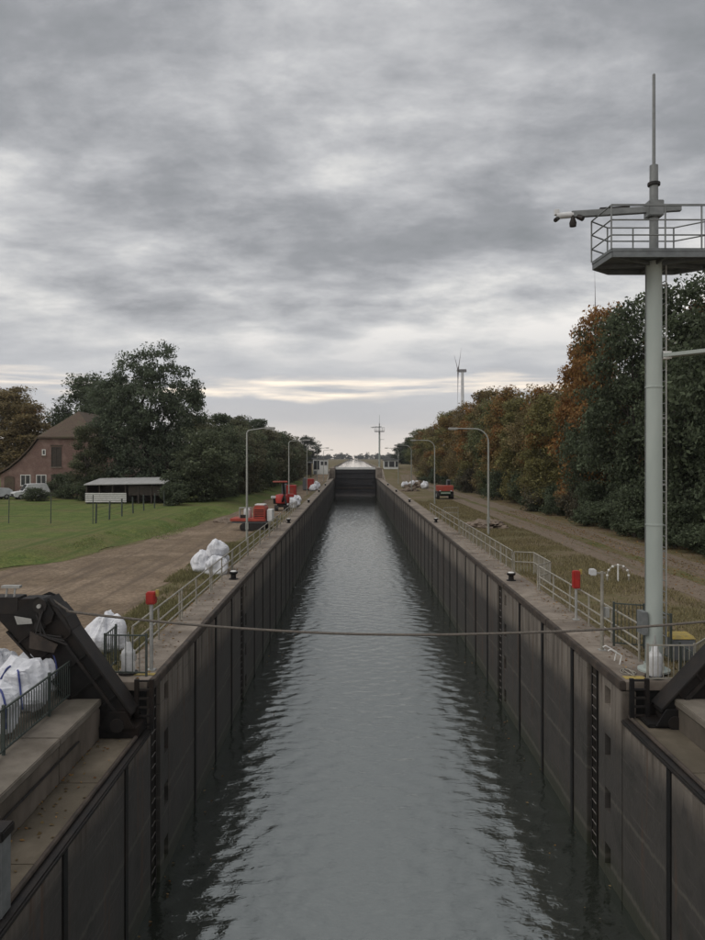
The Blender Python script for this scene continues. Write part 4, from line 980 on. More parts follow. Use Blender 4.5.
def red_dumper():
    root = thing('wheeled_loader', 'red and black wheeled loader parked on the far right bank', 'loader', (13.0, 104, -.05)); root.scale = (.86, .86, .86)
    P = lambda mb, n, m, par=root, **kw: mb.build(n, m, par, False, **kw)
    for xx in (-1.15, 1.15):
        for yy in (-1.1, 1.4): wheel_part(root, xx, yy, .62, .45)
    P(MB().box(-.85, .85, -1.6, 2.0, .5, 1.25), 'chassis', 'steel_black', bevel=.05)
    P(MB().prism_xz([(-1.25, 1.3), (1.25, 1.3), (1.35, 2.2), (-1.35, 2.2)], -1.9, .6), 'hopper', 'red_dusty', bevel=.05)
    P(MB().box(-.8, .8, -1.93, -1.88, .85, 1.25), 'front_plate', 'green_paint'); P(MB().box(-.75, .75, -1.95, -1.932, .98, 1.06), 'plate_stripe', 'white_paint')
    for xx in (-.9, .9): P(MB().box(xx - .13, xx + .13, -1.95, -1.9, 1.3, 1.45), 'headlight', 'white_plastic')
    P(MB().box(.55, 1.15, .7, 1.7, 1.25, 3.1), 'cab', 'kiosk_grey', bevel=.05); P(MB().box(.62, 1.08, .66, .698, 2.0, 2.95), 'cab_window', 'glass_dark'); P(MB().box(-.3, .5, .7, 1.7, 1.25, 2.0), 'engine_cover', 'red_dusty', bevel=.05)
    P(MB().tube([(.3, 1.2, 2.0), (.3, 1.2, 2.9)], .05, 8), 'exhaust', 'steel_black')
red_dumper()
def rubble():
    for k, (x, y, sx, sy, h, m_, lb) in enumerate(((12.1, 141.5, 2.2, 1.6, 1.2, 'soil', 'dark heap of broken spoil among sacks on the far right quay'), (9.9, 128, 1.6, 1.3, .6, 'soil', 'low brown spoil heap near the right quay edge'),
                                                (11.3, 61.5, 1.5, 2.4, .55, 'soil', 'low brown earth heap on the right verge by the lamp'), (-11.4, 66, .9, 1.2, .4, 'soil', 'low earth mound beside the left dirt track'))):
        bm = bmesh.new(); bmesh.ops.create_icosphere(bm, subdivisions=4, radius=1)
        for v in bm.verts:
            p = v.co; q = Vector((p.x * sx, p.y * sy, max(0, p.z) * h)); f = 1 + .5 * mnoise.noise(q * 1.3 + Vector((k * 9, 0, 0))) + .25 * mnoise.noise(q * 4)
            v.co = Vector((q.x * f, q.y * f, q.z * f))
        me = bpy.data.meshes.new('spoil_heap'); bm.to_mesh(me); bm.free(); me.materials.append(MATS[m_])
        tag(link('spoil_heap', me, None, (x, y, ground_z(x, y))), lb, 'spoil heap', 'spoil heaps')
rubble()

# ================================================================== kiosks at the far head
def kiosk_left():
    root = thing('control_kiosk', 'small white control kiosk at the far end of the left quay', 'kiosk', (-8.7, 200, 1.2))
    P = lambda mb, n, m, par=root, **kw: mb.build(n, m, par, False, **kw)
    P(MB().box(-2.0, 2.0, -1.6, 1.6, -1.2, 4.2), 'wall', 'kiosk_white'); P(MB().box(-2.3, 2.3, -1.9, 1.9, 4.202, 4.5), 'roof', 'kiosk_grey', bevel=.03)
    for x0, x1, z0, z1 in ((-1.8, -.3, 1.4, 3.8), (.1, .8, 2.6, 3.6), (1.1, 1.8, 2.6, 3.6)):
        f = P(MB().box(x0, x1, -1.66, -1.602, z0, z1), 'window', 'kiosk_grey'); P(MB().box(x0 + .08, x1 - .08, -1.69, -1.662, z0 + .08, z1 - .08), 'pane', 'glass_dark', f)
    P(MB().box(-1.75, -1.0, -1.66, -1.604, -1.1, 1.0), 'door', 'kiosk_grey')
kiosk_left()
def pavilion():
    root = thing('shelter', 'low dark open shelter beside the white kiosk on the far left', 'shelter', (-13.4, 196, 1.0))
    P = lambda mb, n, m, par=root, **kw: mb.build(n, m, par, False, **kw)
    P(MB().box(-2.6, 2.6, -2, 2, 3.4, 3.7), 'roof', 'kiosk_grey')
    for x in (-2.4, 0, 2.4): P(MB().box(x - .1, x + .1, -1.9, -1.7, -1, 3.4), 'post', 'shed_wood')
    P(MB().box(-2.4, 2.4, 1.7, 1.8, -1, 3.4), 'back_wall', 'shed_wood')
pavilion()
def kiosk_right():
    root = thing('control_kiosk', 'white control cabin on dark stilts at the far end of the right quay', 'kiosk', (10.9, 208, 2.0))
    P = lambda mb, n, m, par=root, **kw: mb.build(n, m, par, False, **kw)
    P(MB().box(-2.1, 2.1, -1.5, 1.5, .6, 3.1), 'wall', 'kiosk_white'); P(MB().box(-2.4, 2.4, -1.8, 1.8, 3.102, 3.35), 'roof', 'kiosk_grey')
    for x0, x1 in ((-1.9, -.9), (-.6, .9), (1.2, 1.9)):
        f = P(MB().box(x0, x1, -1.56, -1.502, 1.2, 2.8), 'window', 'kiosk_grey'); P(MB().box(x0 + .08, x1 - .08, -1.59, -1.562, 1.3, 2.7), 'pane', 'glass_dark', f)
    for x in (-1.9, -.6, .6, 1.9): P(MB().box(x - .12, x + .12, -1.4, -1.16, -2.4, .598), 'stilt', 'kiosk_grey')
    P(MB().bar((-1.9, -1.45, -2.2), (-.7, -1.45, .5), .12), 'brace', 'kiosk_grey'); P(MB().bar((1.9, -1.45, -2.2), (.7, -1.45, .5), .12), 'brace', 'kiosk_grey')
kiosk_right()

# ================================================================== farm on the left
FARM = []                     # built at track level, lifted onto the bank below
def house():
    yf, yb = 100.0, 119.0; xc = -38.8
    prof = [(-48.3, 2.9), (-46.9, 3.7), (-45.35, 4.95), (-44.0, 6.35), (-42.9, 7.8), (xc, 11.5)]
    full = prof + [(2 * xc - x, z) for x, z in prof[-2::-1]]
    root = thing('brick_house', 'red brick farmhouse with steep sweeping half-hipped roof behind the lawn', 'house', (xc, yf, -.06)); FARM.append(root)
    gz = -.06
    lower = [p for p in full if p[1] <= 7.81]
    wall = [(-48.0, gz), (-48.0, 2.85)] + [(x + (.12 if x < xc else -.12), z - .08) for x, z in lower[1:-1]] + [(2 * xc + 48.0, 2.85), (2 * xc + 48.0, gz)]
    MB().prism_xz(wall, yf, yf + .35).build('wall', 'brick_red', root)
    MB().box(-48.0, -47.65, yf + .352, yb, gz, 2.8).build('wall', 'brick_red', root)
    MB().box(2 * xc + 47.65, 2 * xc + 48, yf + .352, yb, gz, 2.8).build('wall', 'brick_red', root)
    MB().box(-48, 2 * xc + 48, yb, yb + .3, gz, 7.5).build('wall', 'brick_red', root)
    # roof: swept sides and the hipped front
    th = .22; hip = 4.2
    def side(mir):
        mb = MB(); f = (lambda x: x) if not mir else (lambda x: 2 * xc - x)
        for (xa, za), (xb, zb) in zip(prof, prof[1:]):
            ya_ = yf - .3; yb2 = yf - .3 if zb < 7.9 else yf - .3 + hip
            vs = [(f(xa), ya_, za), (f(xb), yb2, zb), (f(xb), yb, zb), (f(xa), yb, za)]
            vs += [(x, y, z + th) for x, y, z in vs]
            mb.add(vs, [(0, 1, 2, 3), (4, 5, 6, 7), (0, 1, 5, 4), (1, 2, 6, 5), (2, 3, 7, 6), (3, 0, 4, 7)])
        return mb
    r = side(False).build('roof', 'roof_tile', root); side(True).build('roof', 'roof_tile', root)
    mb = MB(); a, b_, c = (-42.9, yf - .35, 7.78), (2 * xc + 42.9, yf - .35, 7.78), (xc, yf - .35 + hip, 11.5)
    vs = [a, b_, c] + [(x, y - .02, z + th + .02) for x, y, z in (a, b_, c)]
    mb.add(vs, [(0, 2, 1), (3, 4, 5), (0, 1, 4, 3), (1, 2, 5, 4), (2, 0, 3, 5)]); mb.build('roof', 'roof_tile', root)
    def window(x0, x1, z0, z1, name='window', fm='white_paint', pm='glass_dark', mull=True):
        f = MB(); w_ = .11
        f.box(x0, x0 + w_, yf - .05, yf + .02, z0, z1).box(x1 - w_, x1, yf - .05, yf + .02, z0, z1).box(x0 + w_, x1 - w_, yf - .05, yf + .02, z1 - w_, z1).box(x0 + w_, x1 - w_, yf - .05, yf + .02, z0, z0 + w_)
        if mull: f.box((x0 + x1) / 2 - .04, (x0 + x1) / 2 + .04, yf - .04, yf + .02, z0 + w_, z1 - w_)
        o = f.build(name, fm, root)
        MB().box(x0 + w_, x1 - w_, yf - .015, yf - .005, z0 + w_, z1 - w_).build('pane', pm, o)
        MB().box(x0 - .1, x1 + .1, yf - .14, yf - .052, z0 - .12, z0 - .002).build('sill', 'concrete', o)
    window(-45.3, -43.9, 1.3, 2.85); window(-43.15, -41.75, 1.2, 2.85); window(-42.35, -41.85, 5.5, 6.3, mull=False)
    window(-36.4, -35.2, 1.2, 2.8); window(-34.6, -33.4, 1.2, 2.8)
    window(-41.1, -39.7, 3.9, 6.6, 'loft_door', 'shed_wood', 'shed_wood')
    arch = lambda x0, x1, z0, z1: [(x0, z0), (x1, z0), (x1, z1 - .3)] + [((x0 + x1) / 2 + (x1 - x0) / 2 * math.cos(a), z1 - .3 + .3 * math.sin(a)) for a in np.linspace(.3, math.pi - .3, 6)] + [(x0, z1 - .3)]
    d = MB().prism_xz(arch(-41.1, -39.7, .1, 2.95), yf - .06, yf - .004).build('door', 'shed_wood', root); MB().box(-39.95, -39.87, yf - .1, yf - .062, 1.2, 1.35).build('handle', 'galvanized', d)
    MB().prism_xz(arch(-47.5, -46.1, .1, 2.7), yf - .06, yf - .004).build('door', 'roof_tile', root)
    for k in range(12):                    # soldier courses over the arched openings
        x = -41.2 + k * .138; MB().box(x, x + .12, yf - .05, yf - .003, 6.68, 6.9).build('brick', 'roof_tile', root)
house()

def shed():
    root = thing('shed', 'long low shed with grey sheet roof in front of the big tree', 'shed', (-25.8, 84, -.06)); FARM.append(root)
    x0, x1, y0, y1 = -30.3, -21.2, 83, 88
    MB().add([(x0, y0 - .4, 2.05), (x1, y0 - .4, 2.2), (x1, y1, 2.75), (x0, y1, 2.6), (x0, y0 - .4, 2.15), (x1, y0 - .4, 2.3), (x1, y1, 2.85), (x0, y1, 2.7)],
             [(0, 1, 2, 3), (4, 5, 6, 7), (0, 1, 5, 4), (1, 2, 6, 5), (2, 3, 7, 6), (3, 0, 4, 7)]).build('roof', 'shed_roof', root)
    for k in range(7):
        x = x0 + .1 + k * (x1 - x0 - .3) / 6; MB().box(x, x + .14, y0, y0 + .14, -.06, 2.02).build('post', 'shed_wood', root)
    MB().box(x0 + .1, x1 - .1, y1 - .2, y1 - .1, -.06, 2.4).build('back_wall', 'shed_wood', root)
    MB().box(x0 + .1, x0 + .2, y0 + .2, y1 - .2, -.06, 2.1).build('side_wall', 'shed_wood', root); MB().box(x1 - .2, x1 - .1, y0 + .2, y1 - .2, -.06, 2.1).build('side_wall', 'shed_wood', root)
    for k in range(5):
        z = .12 + k * .22; MB().box(x0 + .05, x0 + 4.7, y0 - .06, y0 - .01, z, z + .16).build('white_board', 'white_paint', root)
    for k in range(6):
        z = .9 + k * .18; MB().box(x0 + 4.9, x1 - .1, y0 + .06, y0 + .1, z, z + .15).build('board', 'shed_wood', root)
shed()

def fence_line(label, pts, h, r, wires, group):
    root = thing('paddock_fence', label, 'fence', (*pts[0], -.06), 0, group); FARM.append(root)
    pm = MB().tube([(0, 0, 0), (0, 0, h)], r, 7).mesh('post', 'fence_green')
    for p in pts: link('post', pm, root, Vector((*p, -.06)) - root.location, (R(random.uniform(-2, 2)), R(random.uniform(-2, 2)), 0))
    for p, q in zip(pts, pts[1:]):
        for z in wires: MB().bar((*p, z), (*q, z), .012).build('wire', 'steel_dark', root)
fence_line('row of dark fence posts beside the shed on the lawn', [(-20.3, 58), (-20.4, 61.5), (-20.45, 65), (-20.5, 68.5), (-20.5, 72), (-20.4, 75.5), (-20.3, 79), (-20.0, 83)], 1.55, .07, (.3, .6, .9, 1.2), 'paddock fences on the lawn')
fence_line('thin tall fence posts across the open lawn before the house', [(-20.4, 57.6), (-23.8, 57.8), (-27.2, 58), (-30.6, 58.1)], 2.3, .035, (.5, 1.0, 1.5, 2.0), 'paddock fences on the lawn')

def car(label, x, y, rz, m, van):
    root = thing('parked_car', label, 'car', (x, y, -.05), rz, 'cars parked by the house'); FARM.append(root)
    hgt = 1.95 if van else 1.5
    prof = [(-2.15, .35), (-2.2, .75), (-2.05, .95), (-1.15, 1.05), (-.55, hgt - .05), (.3, hgt), (1.7, hgt - (.02 if van else .12)), (2.1, 1.1), (2.15, .4)]
    n = len(prof); mb = MB(); secs = []
    for yy, ins in ((-.85, 0.10), (-.8, 0.02), (.8, 0.02), (.85, .10)):
        secs.append([(px_ * (1 - ins * .1), yy * (1 - (.16 if pz > 1.1 else 0)), pz - ins * .2) for px_, pz in prof])
    vs = [p for s_ in secs for p in s_]; fs = [tuple(range(n))[::-1], tuple(3 * n + i for i in range(n))]
    for s_ in range(3):
        for i in range(n): fs.append((s_ * n + i, s_ * n + (i + 1) % n, (s_ + 1) * n + (i + 1) % n, (s_ + 1) * n + i))
    mb.add(vs, fs).build('body', m, root, False, smooth=True)
    P = lambda mb, nm, mm, par=root: mb.build(nm, mm, par, False)
    P(MB().add([(-1.14, -.62, 1.1), (-1.14, .62, 1.1), (-.62, .58, hgt - .1), (-.62, -.58, hgt - .1), (-1.12, -.62, 1.07), (-1.12, .62, 1.07), (-.58, .58, hgt - .12), (-.58, -.58, hgt - .12)],
        [(0, 1, 2, 3), (4, 5, 6, 7), (0, 1, 5, 4), (1, 2, 6, 5), (2, 3, 7, 6), (3, 0, 4, 7)]), 'windscreen', 'glass_dark')
    for s_ in (-1, 1):
        P(MB().box(-.5, .55, *sorted((s_ * .69, s_ * .735)), 1.12, hgt - .16), 'side_window', 'glass_dark'); P(MB().box(.65, 1.55, *sorted((s_ * .69, s_ * .735)), 1.12, hgt - .2), 'side_window', 'glass_dark')
        P(MB().box(-2.22, -2.1, *sorted((s_ * .5, s_ * .8)), .68, .86), 'headlight', 'white_plastic')
        P(MB().box(-.95, -.8, *sorted((s_ * .86, s_ * 1.02)), 1.0, 1.15), 'mirror', 'steel_black')
    P(MB().box(-2.23, -2.15, -.45, .45, .5, .7), 'grille', 'steel_black'); P(MB().box(-2.24, -2.1, -.82, .82, .32, .46), 'bumper', 'steel_dark')
    for xx in (-1.4, 1.35):
        for s_ in (-1, 1): wheel_part(root, xx, s_ * .76, .33, .2, 'y')
car('silver car parked at the left picture edge before the brick house', -44.9, 91.5, R(48), 'car_silver', False)
car('white van-like car parked before the brick house windows', -40.6, 92.5, R(40), 'car_white', True)
car('white car parked far along the left track beneath the hedge', -17.0, 150, R(20), 'car_white', True)

for o_ in FARM: o_.location.z += RISE
# ================================================================== trees
def leaf_cloud(lobes, n_clump, per, leaf, spread, seed, shell=0.55):
    """leaf faces gathered in clumps around the lobes' surfaces"""
    rg = np.random.default_rng(seed)
    wts = np.array([max(r) ** 2 for _, r in lobes]); wts = wts / wts.sum()
    li = rg.choice(len(lobes), n_clump, p=wts)
    C = np.array([l[0] for l in lobes])[li]; Rr = np.array([l[1] for l in lobes])[li]
    d = rg.normal(size=(n_clump, 3)); d /= np.linalg.norm(d, axis=1)[:, None]
    rad = shell + (1 - shell) * np.sqrt(rg.random(n_clump)); rad *= 1 + .12 * np.clip(rg.normal(size=n_clump), -2, 1.6)
    cc = C + d * Rr * rad[:, None]
    sizes = spread * (.55 + .9 * rg.random(n_clump))
    cl = rg.random(n_clump)
    idx = np.repeat(np.arange(n_clump), per)
    n = len(idx)
    g3 = rg.normal(size=(n, 3)); g3 *= (np.minimum(np.linalg.norm(g3, axis=1), 1.75) / np.linalg.norm(g3, axis=1))[:, None]
    pos = cc[idx] + g3 * sizes[idx][:, None] * np.array([1, 1, .62])
    nrm = rg.normal(size=(n, 3)) + np.array([0, 0, .7]) + d[idx] * .6; nrm /= np.linalg.norm(nrm, axis=1)[:, None]
    t = np.cross(nrm, rg.normal(size=(n, 3))); t /= np.linalg.norm(t, axis=1)[:, None]; b = np.cross(nrm, t)
    s = leaf * (.4 + 1.2 * rg.random(n) ** 1.3)[:, None]
    q = np.stack([pos - t * s, pos + b * s * .55 + nrm * s * .15, pos + t * s, pos - b * s * .55 + nrm * s * .15], 1)
    q[:, :, 2] = np.maximum(q[:, :, 2], .03)
    me = bpy.data.meshes.new('crown'); me.vertices.add(n * 4); me.vertices.foreach_set('co', q.reshape(-1))
    me.loops.add(n * 4); me.loops.foreach_set('vertex_index', np.arange(n * 4)); me.polygons.add(n)
    me.polygons.foreach_set('loop_start', np.arange(n) * 4); me.polygons.foreach_set('loop_total', np.full(n, 4)); me.update()
    at_ = me.attributes.new('clump', 'FLOAT', 'FACE'); at_.data.foreach_set('value', cl[idx].astype(np.float32))
    zz = cc[:, 2]; zz = (zz - zz.min()) / (np.ptp(zz) + 1e-6)
    lr = rg.random(len(lobes)); turn = .45 * lr[li] + .3 * (1 - zz) + .25 * rg.random(n_clump)
    at2 = me.attributes.new('turn', 'FLOAT', 'FACE'); at2.data.foreach_set('value', turn[idx].astype(np.float32))
    me.materials.append(MATS['leaf']); return me
def trunk_mesh(h, r, lobes, seed):
    rg = random.Random(seed); mb = MB()
    pts = [(0, 0, -.1)] + [(rg.uniform(-.2, .2) * k, rg.uniform(-.2, .2) * k, h * k / 5) for k in range(1, 6)]
    mb.tube(pts, [r * 1.35, r, r * .85, r * .7, r * .5, r * .15], 10)
    for c, rr in lobes:
        k = rg.uniform(.3, .62); z = h * k; st = Vector(pts[2]) if k < .45 else Vector(pts[3]); st.z = z
        c = Vector(c); mid = st.lerp(c, .5) + Vector((0, 0, -.3)); mb.tube([st, mid, c], [r * .42, r * .3, r * .08], 6)
    return mb.mesh('trunk', 'bark', smooth=True)
def make_lobes(h, rad, z0, n, seed, top=.8):
    rg = random.Random(seed); out = []
    for k in range(n):
        f = (k + .5) / n; z = z0 + (h - z0) * f
        prof = math.sin(math.pi * (.16 + .78 * f)) ** .7
        a = k * 2.399 + rg.random(); off = rad * prof * rg.uniform(.3, .78)
        rr = rad * rg.uniform(.26, .46) * (1 - .25 * f)
        out.append(((off * math.cos(a), off * math.sin(a), min(z, h - rr * .8)), (rr, rr, rr * rg.uniform(.72, .95))))
    return out
KINDS = {}
def kind(name, h, rad, z0, nl, clumps, per, leaf, spread, seed, tr=.3):
    lb = make_lobes(h, rad, z0, nl, seed)
    KINDS[name] = (trunk_mesh(h * .74, tr, lb[::2], seed), leaf_cloud(lb, clumps, per, leaf, spread, seed), h, rad)
kind('tall_a', 17, 4.8, 2.2, 19, 420, 80, .15, .58, 11, .32)
kind('tall_b', 17, 4.4, 1.6, 17, 400, 80, .15, .56, 23, .3)
kind('tall_c', 17, 5.0, 2.6, 20, 430, 80, .15, .6, 37, .34)
kind('hedge_a', 9, 4.2, .8, 14, 300, 70, .14, .5, 51, .2)
kind('hedge_b', 9, 3.8, .6, 13, 280, 70, .14, .5, 67, .2)
kind('bush', 3, 1.9, .3, 8, 110, 55, .09, .3, 71, .08)
def tree(label, x, y, k, h, rsc, col, autumn=0.0, group=None, cat='tree', name='tree', z=None):
    tm, cm, h0, r0 = KINDS[k]; sc = h / h0
    z = ground_z(x, y) if z is None else z
    root = thing(name, label, cat, (x, y, z), random.uniform(0, 6.28), group)
    root.scale = (rsc / r0, rsc / r0, sc)
    link('trunk', tm, root); c = link('crown', cm, root); c.color = (*col, autumn)
    return root
DG, OG, BR, YG, OR = (0.092, 0.115, 0.068), (0.20, 0.185, 0.075), (0.21, 0.165, 0.08), (0.155, 0.17, 0.08), (0.25, 0.185, 0.075)
BELT = [ # x, y, kind, h, r, colour, turned
    (26.0, 38, 'tall_a', 19.5, 5.2, DG, .2), (24.6, 45, 'tall_c', 18.6, 4.6, DG, .15), (24.4, 53, 'tall_b', 18.4, 4.4, DG, .2), (23.4, 61, 'tall_a', 18.6, 4.0, DG, .15),
    (22.9, 67.5, 'tall_c', 19.6, 3.9, DG, .50), (23.8, 74, 'tall_b', 17.4, 3.8, BR, 0.75), (21.9, 80.5, 'tall_a', 12.6, 3.9, OG, 0.26), (23.0, 88, 'tall_c', 14.4, 4.2, BR, 0.32),
    (22.0, 95.5, 'tall_b', 13.4, 3.7, OG, 0.21), (22.6, 103, 'tall_a', 15.6, 4.5, OR, 0.37), (21.6, 111.5, 'tall_c', 14.6, 4.0, YG, 0.21), (22.6, 119, 'tall_b', 16.8, 4.6, BR, 0.29),
    (21.4, 128, 'tall_a', 14.4, 4.2, OG, 0.42), (22.0, 138, 'tall_c', 16.2, 4.8, BR, 0.26), (20.8, 149, 'tall_b', 14.0, 4.4, OR, 0.26), (21.6, 160, 'tall_a', 16.0, 5.0, OG, 0.32),
    (20.4, 173, 'tall_c', 13.8, 4.8, BR, 0.37), (20.6, 187, 'tall_b', 13.4, 4.8, OG, 0.21), (20.0, 202, 'tall_a', 11.0, 4.6, BR, 0.32), (20.4, 220, 'tall_c', 11.4, 5, YG, 0.21), (20.6, 242, 'tall_b', 9.6, 5.5, DG, .2)]
cname = {DG: 'dark green', OG: 'olive green', BR: 'brownish', YG: 'mid green', OR: 'golden'}
for k, (x, y, kd, h, r_, c, a) in enumerate(BELT):
    nm = 'orange turning ' if a >= .5 else ''
    tree(f'{nm}{cname[c]} tree, {ORD[k]} along the gravel road edge', x, y, kd, h, r_, c, a, 'tree belt along the gravel road')
for k, y in enumerate((42, 56, 70, 86, 104, 124, 146, 170, 196)):
    tree(f'tree in the rear row of the belt, {ORD[k]} from the mast', 31 + (k % 2) * 1.5, y, ('tall_b', 'tall_c', 'tall_a')[k % 3], (19.5, 18.5, 17, 15.5, 16, 16.5, 16, 15.5, 14)[k], 5.2, (DG, DG, BR, OG, YG, BR, OG, BR, OG)[k], .35, 'rear row of the tree belt')
k = 0
for i, y in enumerate(np.concatenate([np.arange(33, 80, 2.9), np.arange(80, 190, 5.2)])):
    x = 20.9 + random.uniform(-.4, .7) - (y > 120) * 1.0 - (y > 160) * 1.0
    b_ = tree(f'undergrowth bush at the foot of the tree belt, {ORD[i]} along the gravel road', x, float(y), 'bush', random.uniform(1.6, 4.2), random.uniform(1.5, 2.5), random.choice([DG, DG, (0.10, 0.09, 0.06)]), .05, 'undergrowth along the tree belt', 'bush', 'bush')

# left bank
def walnut():
    lobes = [((-4.6, 0, 12.3), (3.2, 3.2, 2.7)), ((-1.6, .6, 15.6), (3.3, 3.2, 2.5)), ((1.6, -.4, 17.2), (3.2, 3.0, 2.4)), ((4.8, .3, 14.6), (3.0, 3, 2.5)), ((6.1, 0, 11.4), (2.7, 3, 2.4)),
             ((-6.3, .3, 8.6), (2.6, 2.8, 2.4)), ((0, -1.5, 11.5), (4.4, 3.6, 3.2)), ((3.2, -.8, 9.6), (3.8, 3.4, 3.0)), ((-3.4, -1, 8.6), (3.8, 3.4, 2.8)), ((0, -1, 6.3), (5.0, 3.8, 2.6)), ((-4.4, -.6, 4.6), (3.4, 3, 2.2)),
             ((4.9, -.6, 6.2), (3.6, 3.2, 2.5)), ((6.4, -.4, 3.6), (2.8, 2.8, 2.0)), ((-.5, -1.8, 3.2), (4.2, 3, 1.9)), ((-6.6, -.4, 13.4), (1.6, 1.6, 1.3)), ((7.0, 0, 13.4), (1.7, 1.7, 1.2))]
    root = thing('broad_tree', 'large rounded dark green tree standing between the brick house and the hedge', 'tree', (-26.4, 93, -.06 + RISE)); root.scale = (.84, .9, 1)
    link('trunk', trunk_mesh(14.5, .5, lobes, 5), root)
    c = link('crown', leaf_cloud(lobes, 800, 95, .15, .55, 5, .6), root); c.color = (*(0.105, 0.130, 0.085), .0)
walnut()
LEFT = [(-32.6, 90, 'tall_b', 9.0, 2.4, (0.12, 0.13, 0.075), .08, 'slender green tree hiding the right side of the brick house'),
        (-60, 128, 'tall_a', 17.5, 7, BR, .12, 'brown green tree behind the left roof of the house'), (-49, 136, 'tall_c', 20.5, 7.5, DG, .1, 'tall dark tree rising over the farmhouse ridge'),
        (-53, 118, 'tall_b', 14, 6, BR, .2, 'lower brownish tree left behind the house'), (-66, 122, 'tall_c', 16, 7, BR, .2, 'brown tree cut by the left picture edge'), (-42, 128, 'tall_a', 18.5, 6.5, DG, .05, 'dark tree between the house and the broad tree'),
        (-58, 104, 'tall_b', 12.5, 5, BR, .15, 'brown tree at the left house corner')]
for x, y, kd, h, r_, c, a, lb in LEFT: tree(lb, x, y, kd, h, r_, c, a, 'trees around the farmhouse')
HED = [(-17.8, 88, 'hedge_a', 8.6, 4.4), (-17.6, 97, 'hedge_b', 9.2, 4.4), (-16.8, 105, 'hedge_a', 9.0, 4.2), (-16.6, 113, 'hedge_b', 9.6, 4.4), (-16.0, 122, 'hedge_a', 9.4, 4.4), (-15.6, 131, 'hedge_b', 10, 4.6),
       (-15.0, 140, 'hedge_a', 10.2, 4.6), (-14.8, 150, 'hedge_b', 10, 4.6), (-14.2, 161, 'hedge_a', 9.6, 4.6), (-14.0, 173, 'hedge_b', 8.6, 4.4), (-16.0, 188, 'hedge_a', 8.2, 4.4)]
for k, (x, y, kd, h, r_) in enumerate(HED): tree(f'low bushy tree, {ORD[k]} in the hedge beyond the lawn', x, y, kd, h, r_, random.choice([(0.115, 0.135, 0.08), (0.13, 0.14, 0.08), (0.135, 0.13, 0.08)]), .05, 'hedge trees along the left bank')
for k, (x, y, h) in enumerate(((-24, 112, 12), (-23, 124, 12.5), (-22, 137, 13), (-21, 150, 13.2), (-20, 164, 12.5))): tree(f'taller tree, {ORD[k]} behind the left bank hedge', x, y, ('tall_a', 'tall_b')[k % 2], h, 4.6, DG if k % 2 else (0.12, 0.125, 0.07), .08, 'trees behind the hedge')
for k, (x, y, h, r_) in enumerate(((-20.8, 86, 3.6, 2.6), (-19.6, 80, 2.4, 1.9), (-37.6, 95, 3.2, 2.2), (-35, 93, 3.0, 2.2), (-31.5, 89, 3.2, 2.3), (-48.5, 87, .8, 1.2), (-44.2, 87.5, .7, .8), (-38, 88, 1.6, 2.0))):
    tree(('dark bush at the right end of the shed', 'small bush at the end of the paddock fence', 'bush against the brick house door', 'bush right of the house door', 'bush left of the grey roofed shed', 'clipped low bush before the silver car', 'clipped low bush between the two parked cars', 'low bush right of the parked white car')[k], x, y, 'bush', h, r_, (0.085, 0.105, 0.06), .04, 'garden bushes', 'bush', 'bush')

# far woods and single distant trees
def far_woods(name, label, y, xa, xb, h, seed):
    n = int((xb - xa) / 7); rg = np.random.default_rng(seed); lobes = []
    for x in np.linspace(xa, xb, n): hh = h * rg.uniform(.6, 1.15); lobes.append(((x + rg.normal(0, 3), y + rg.normal(0, 8), 2.9 + hh * .35), (rg.uniform(6, 10), 7, hh * .6)))
    me = leaf_cloud(lobes, n * 16, 30, 1.2, 2.2, seed, .3); o = link(name, me); o.color = (0.055, 0.062, 0.045, .06); tag(o, label, 'woods', kind='stuff')
far_woods('distant_woods', 'distant wood on the horizon left of the canal', 520, -420, -40, 11, 91)
far_woods('distant_woods', 'distant wood on the horizon right of the canal', 560, 52, 520, 12, 92)
far_woods('distant_woods', 'farthest tree line across the end of the canal', 1640, -700, 800, 13, 93)
for k, (x, y, h) in enumerate(((-30, 330, 11), (-24, 380, 14), (22, 330, 9), (27, 350, 11), (34, 370, 10), (40, 345, 8), (-44, 300, 10), (-21, 260, 5.5))):
    tree(('small tree beyond the kiosk, left of the canal', 'taller distant tree just left of the canal', 'small rounded tree right of the far mast', 'second rounded tree right of the far mast', 'third distant tree right of the far mast', 'lowest distant tree near the belt end', 'distant tree half hidden by the left hedge', 'bush beside the far white kiosk')[k],
         x, y, 'hedge_a' if k % 2 else 'hedge_b', h, h * .55, (0.05, 0.06, 0.04), .05, 'distant trees by the canal')

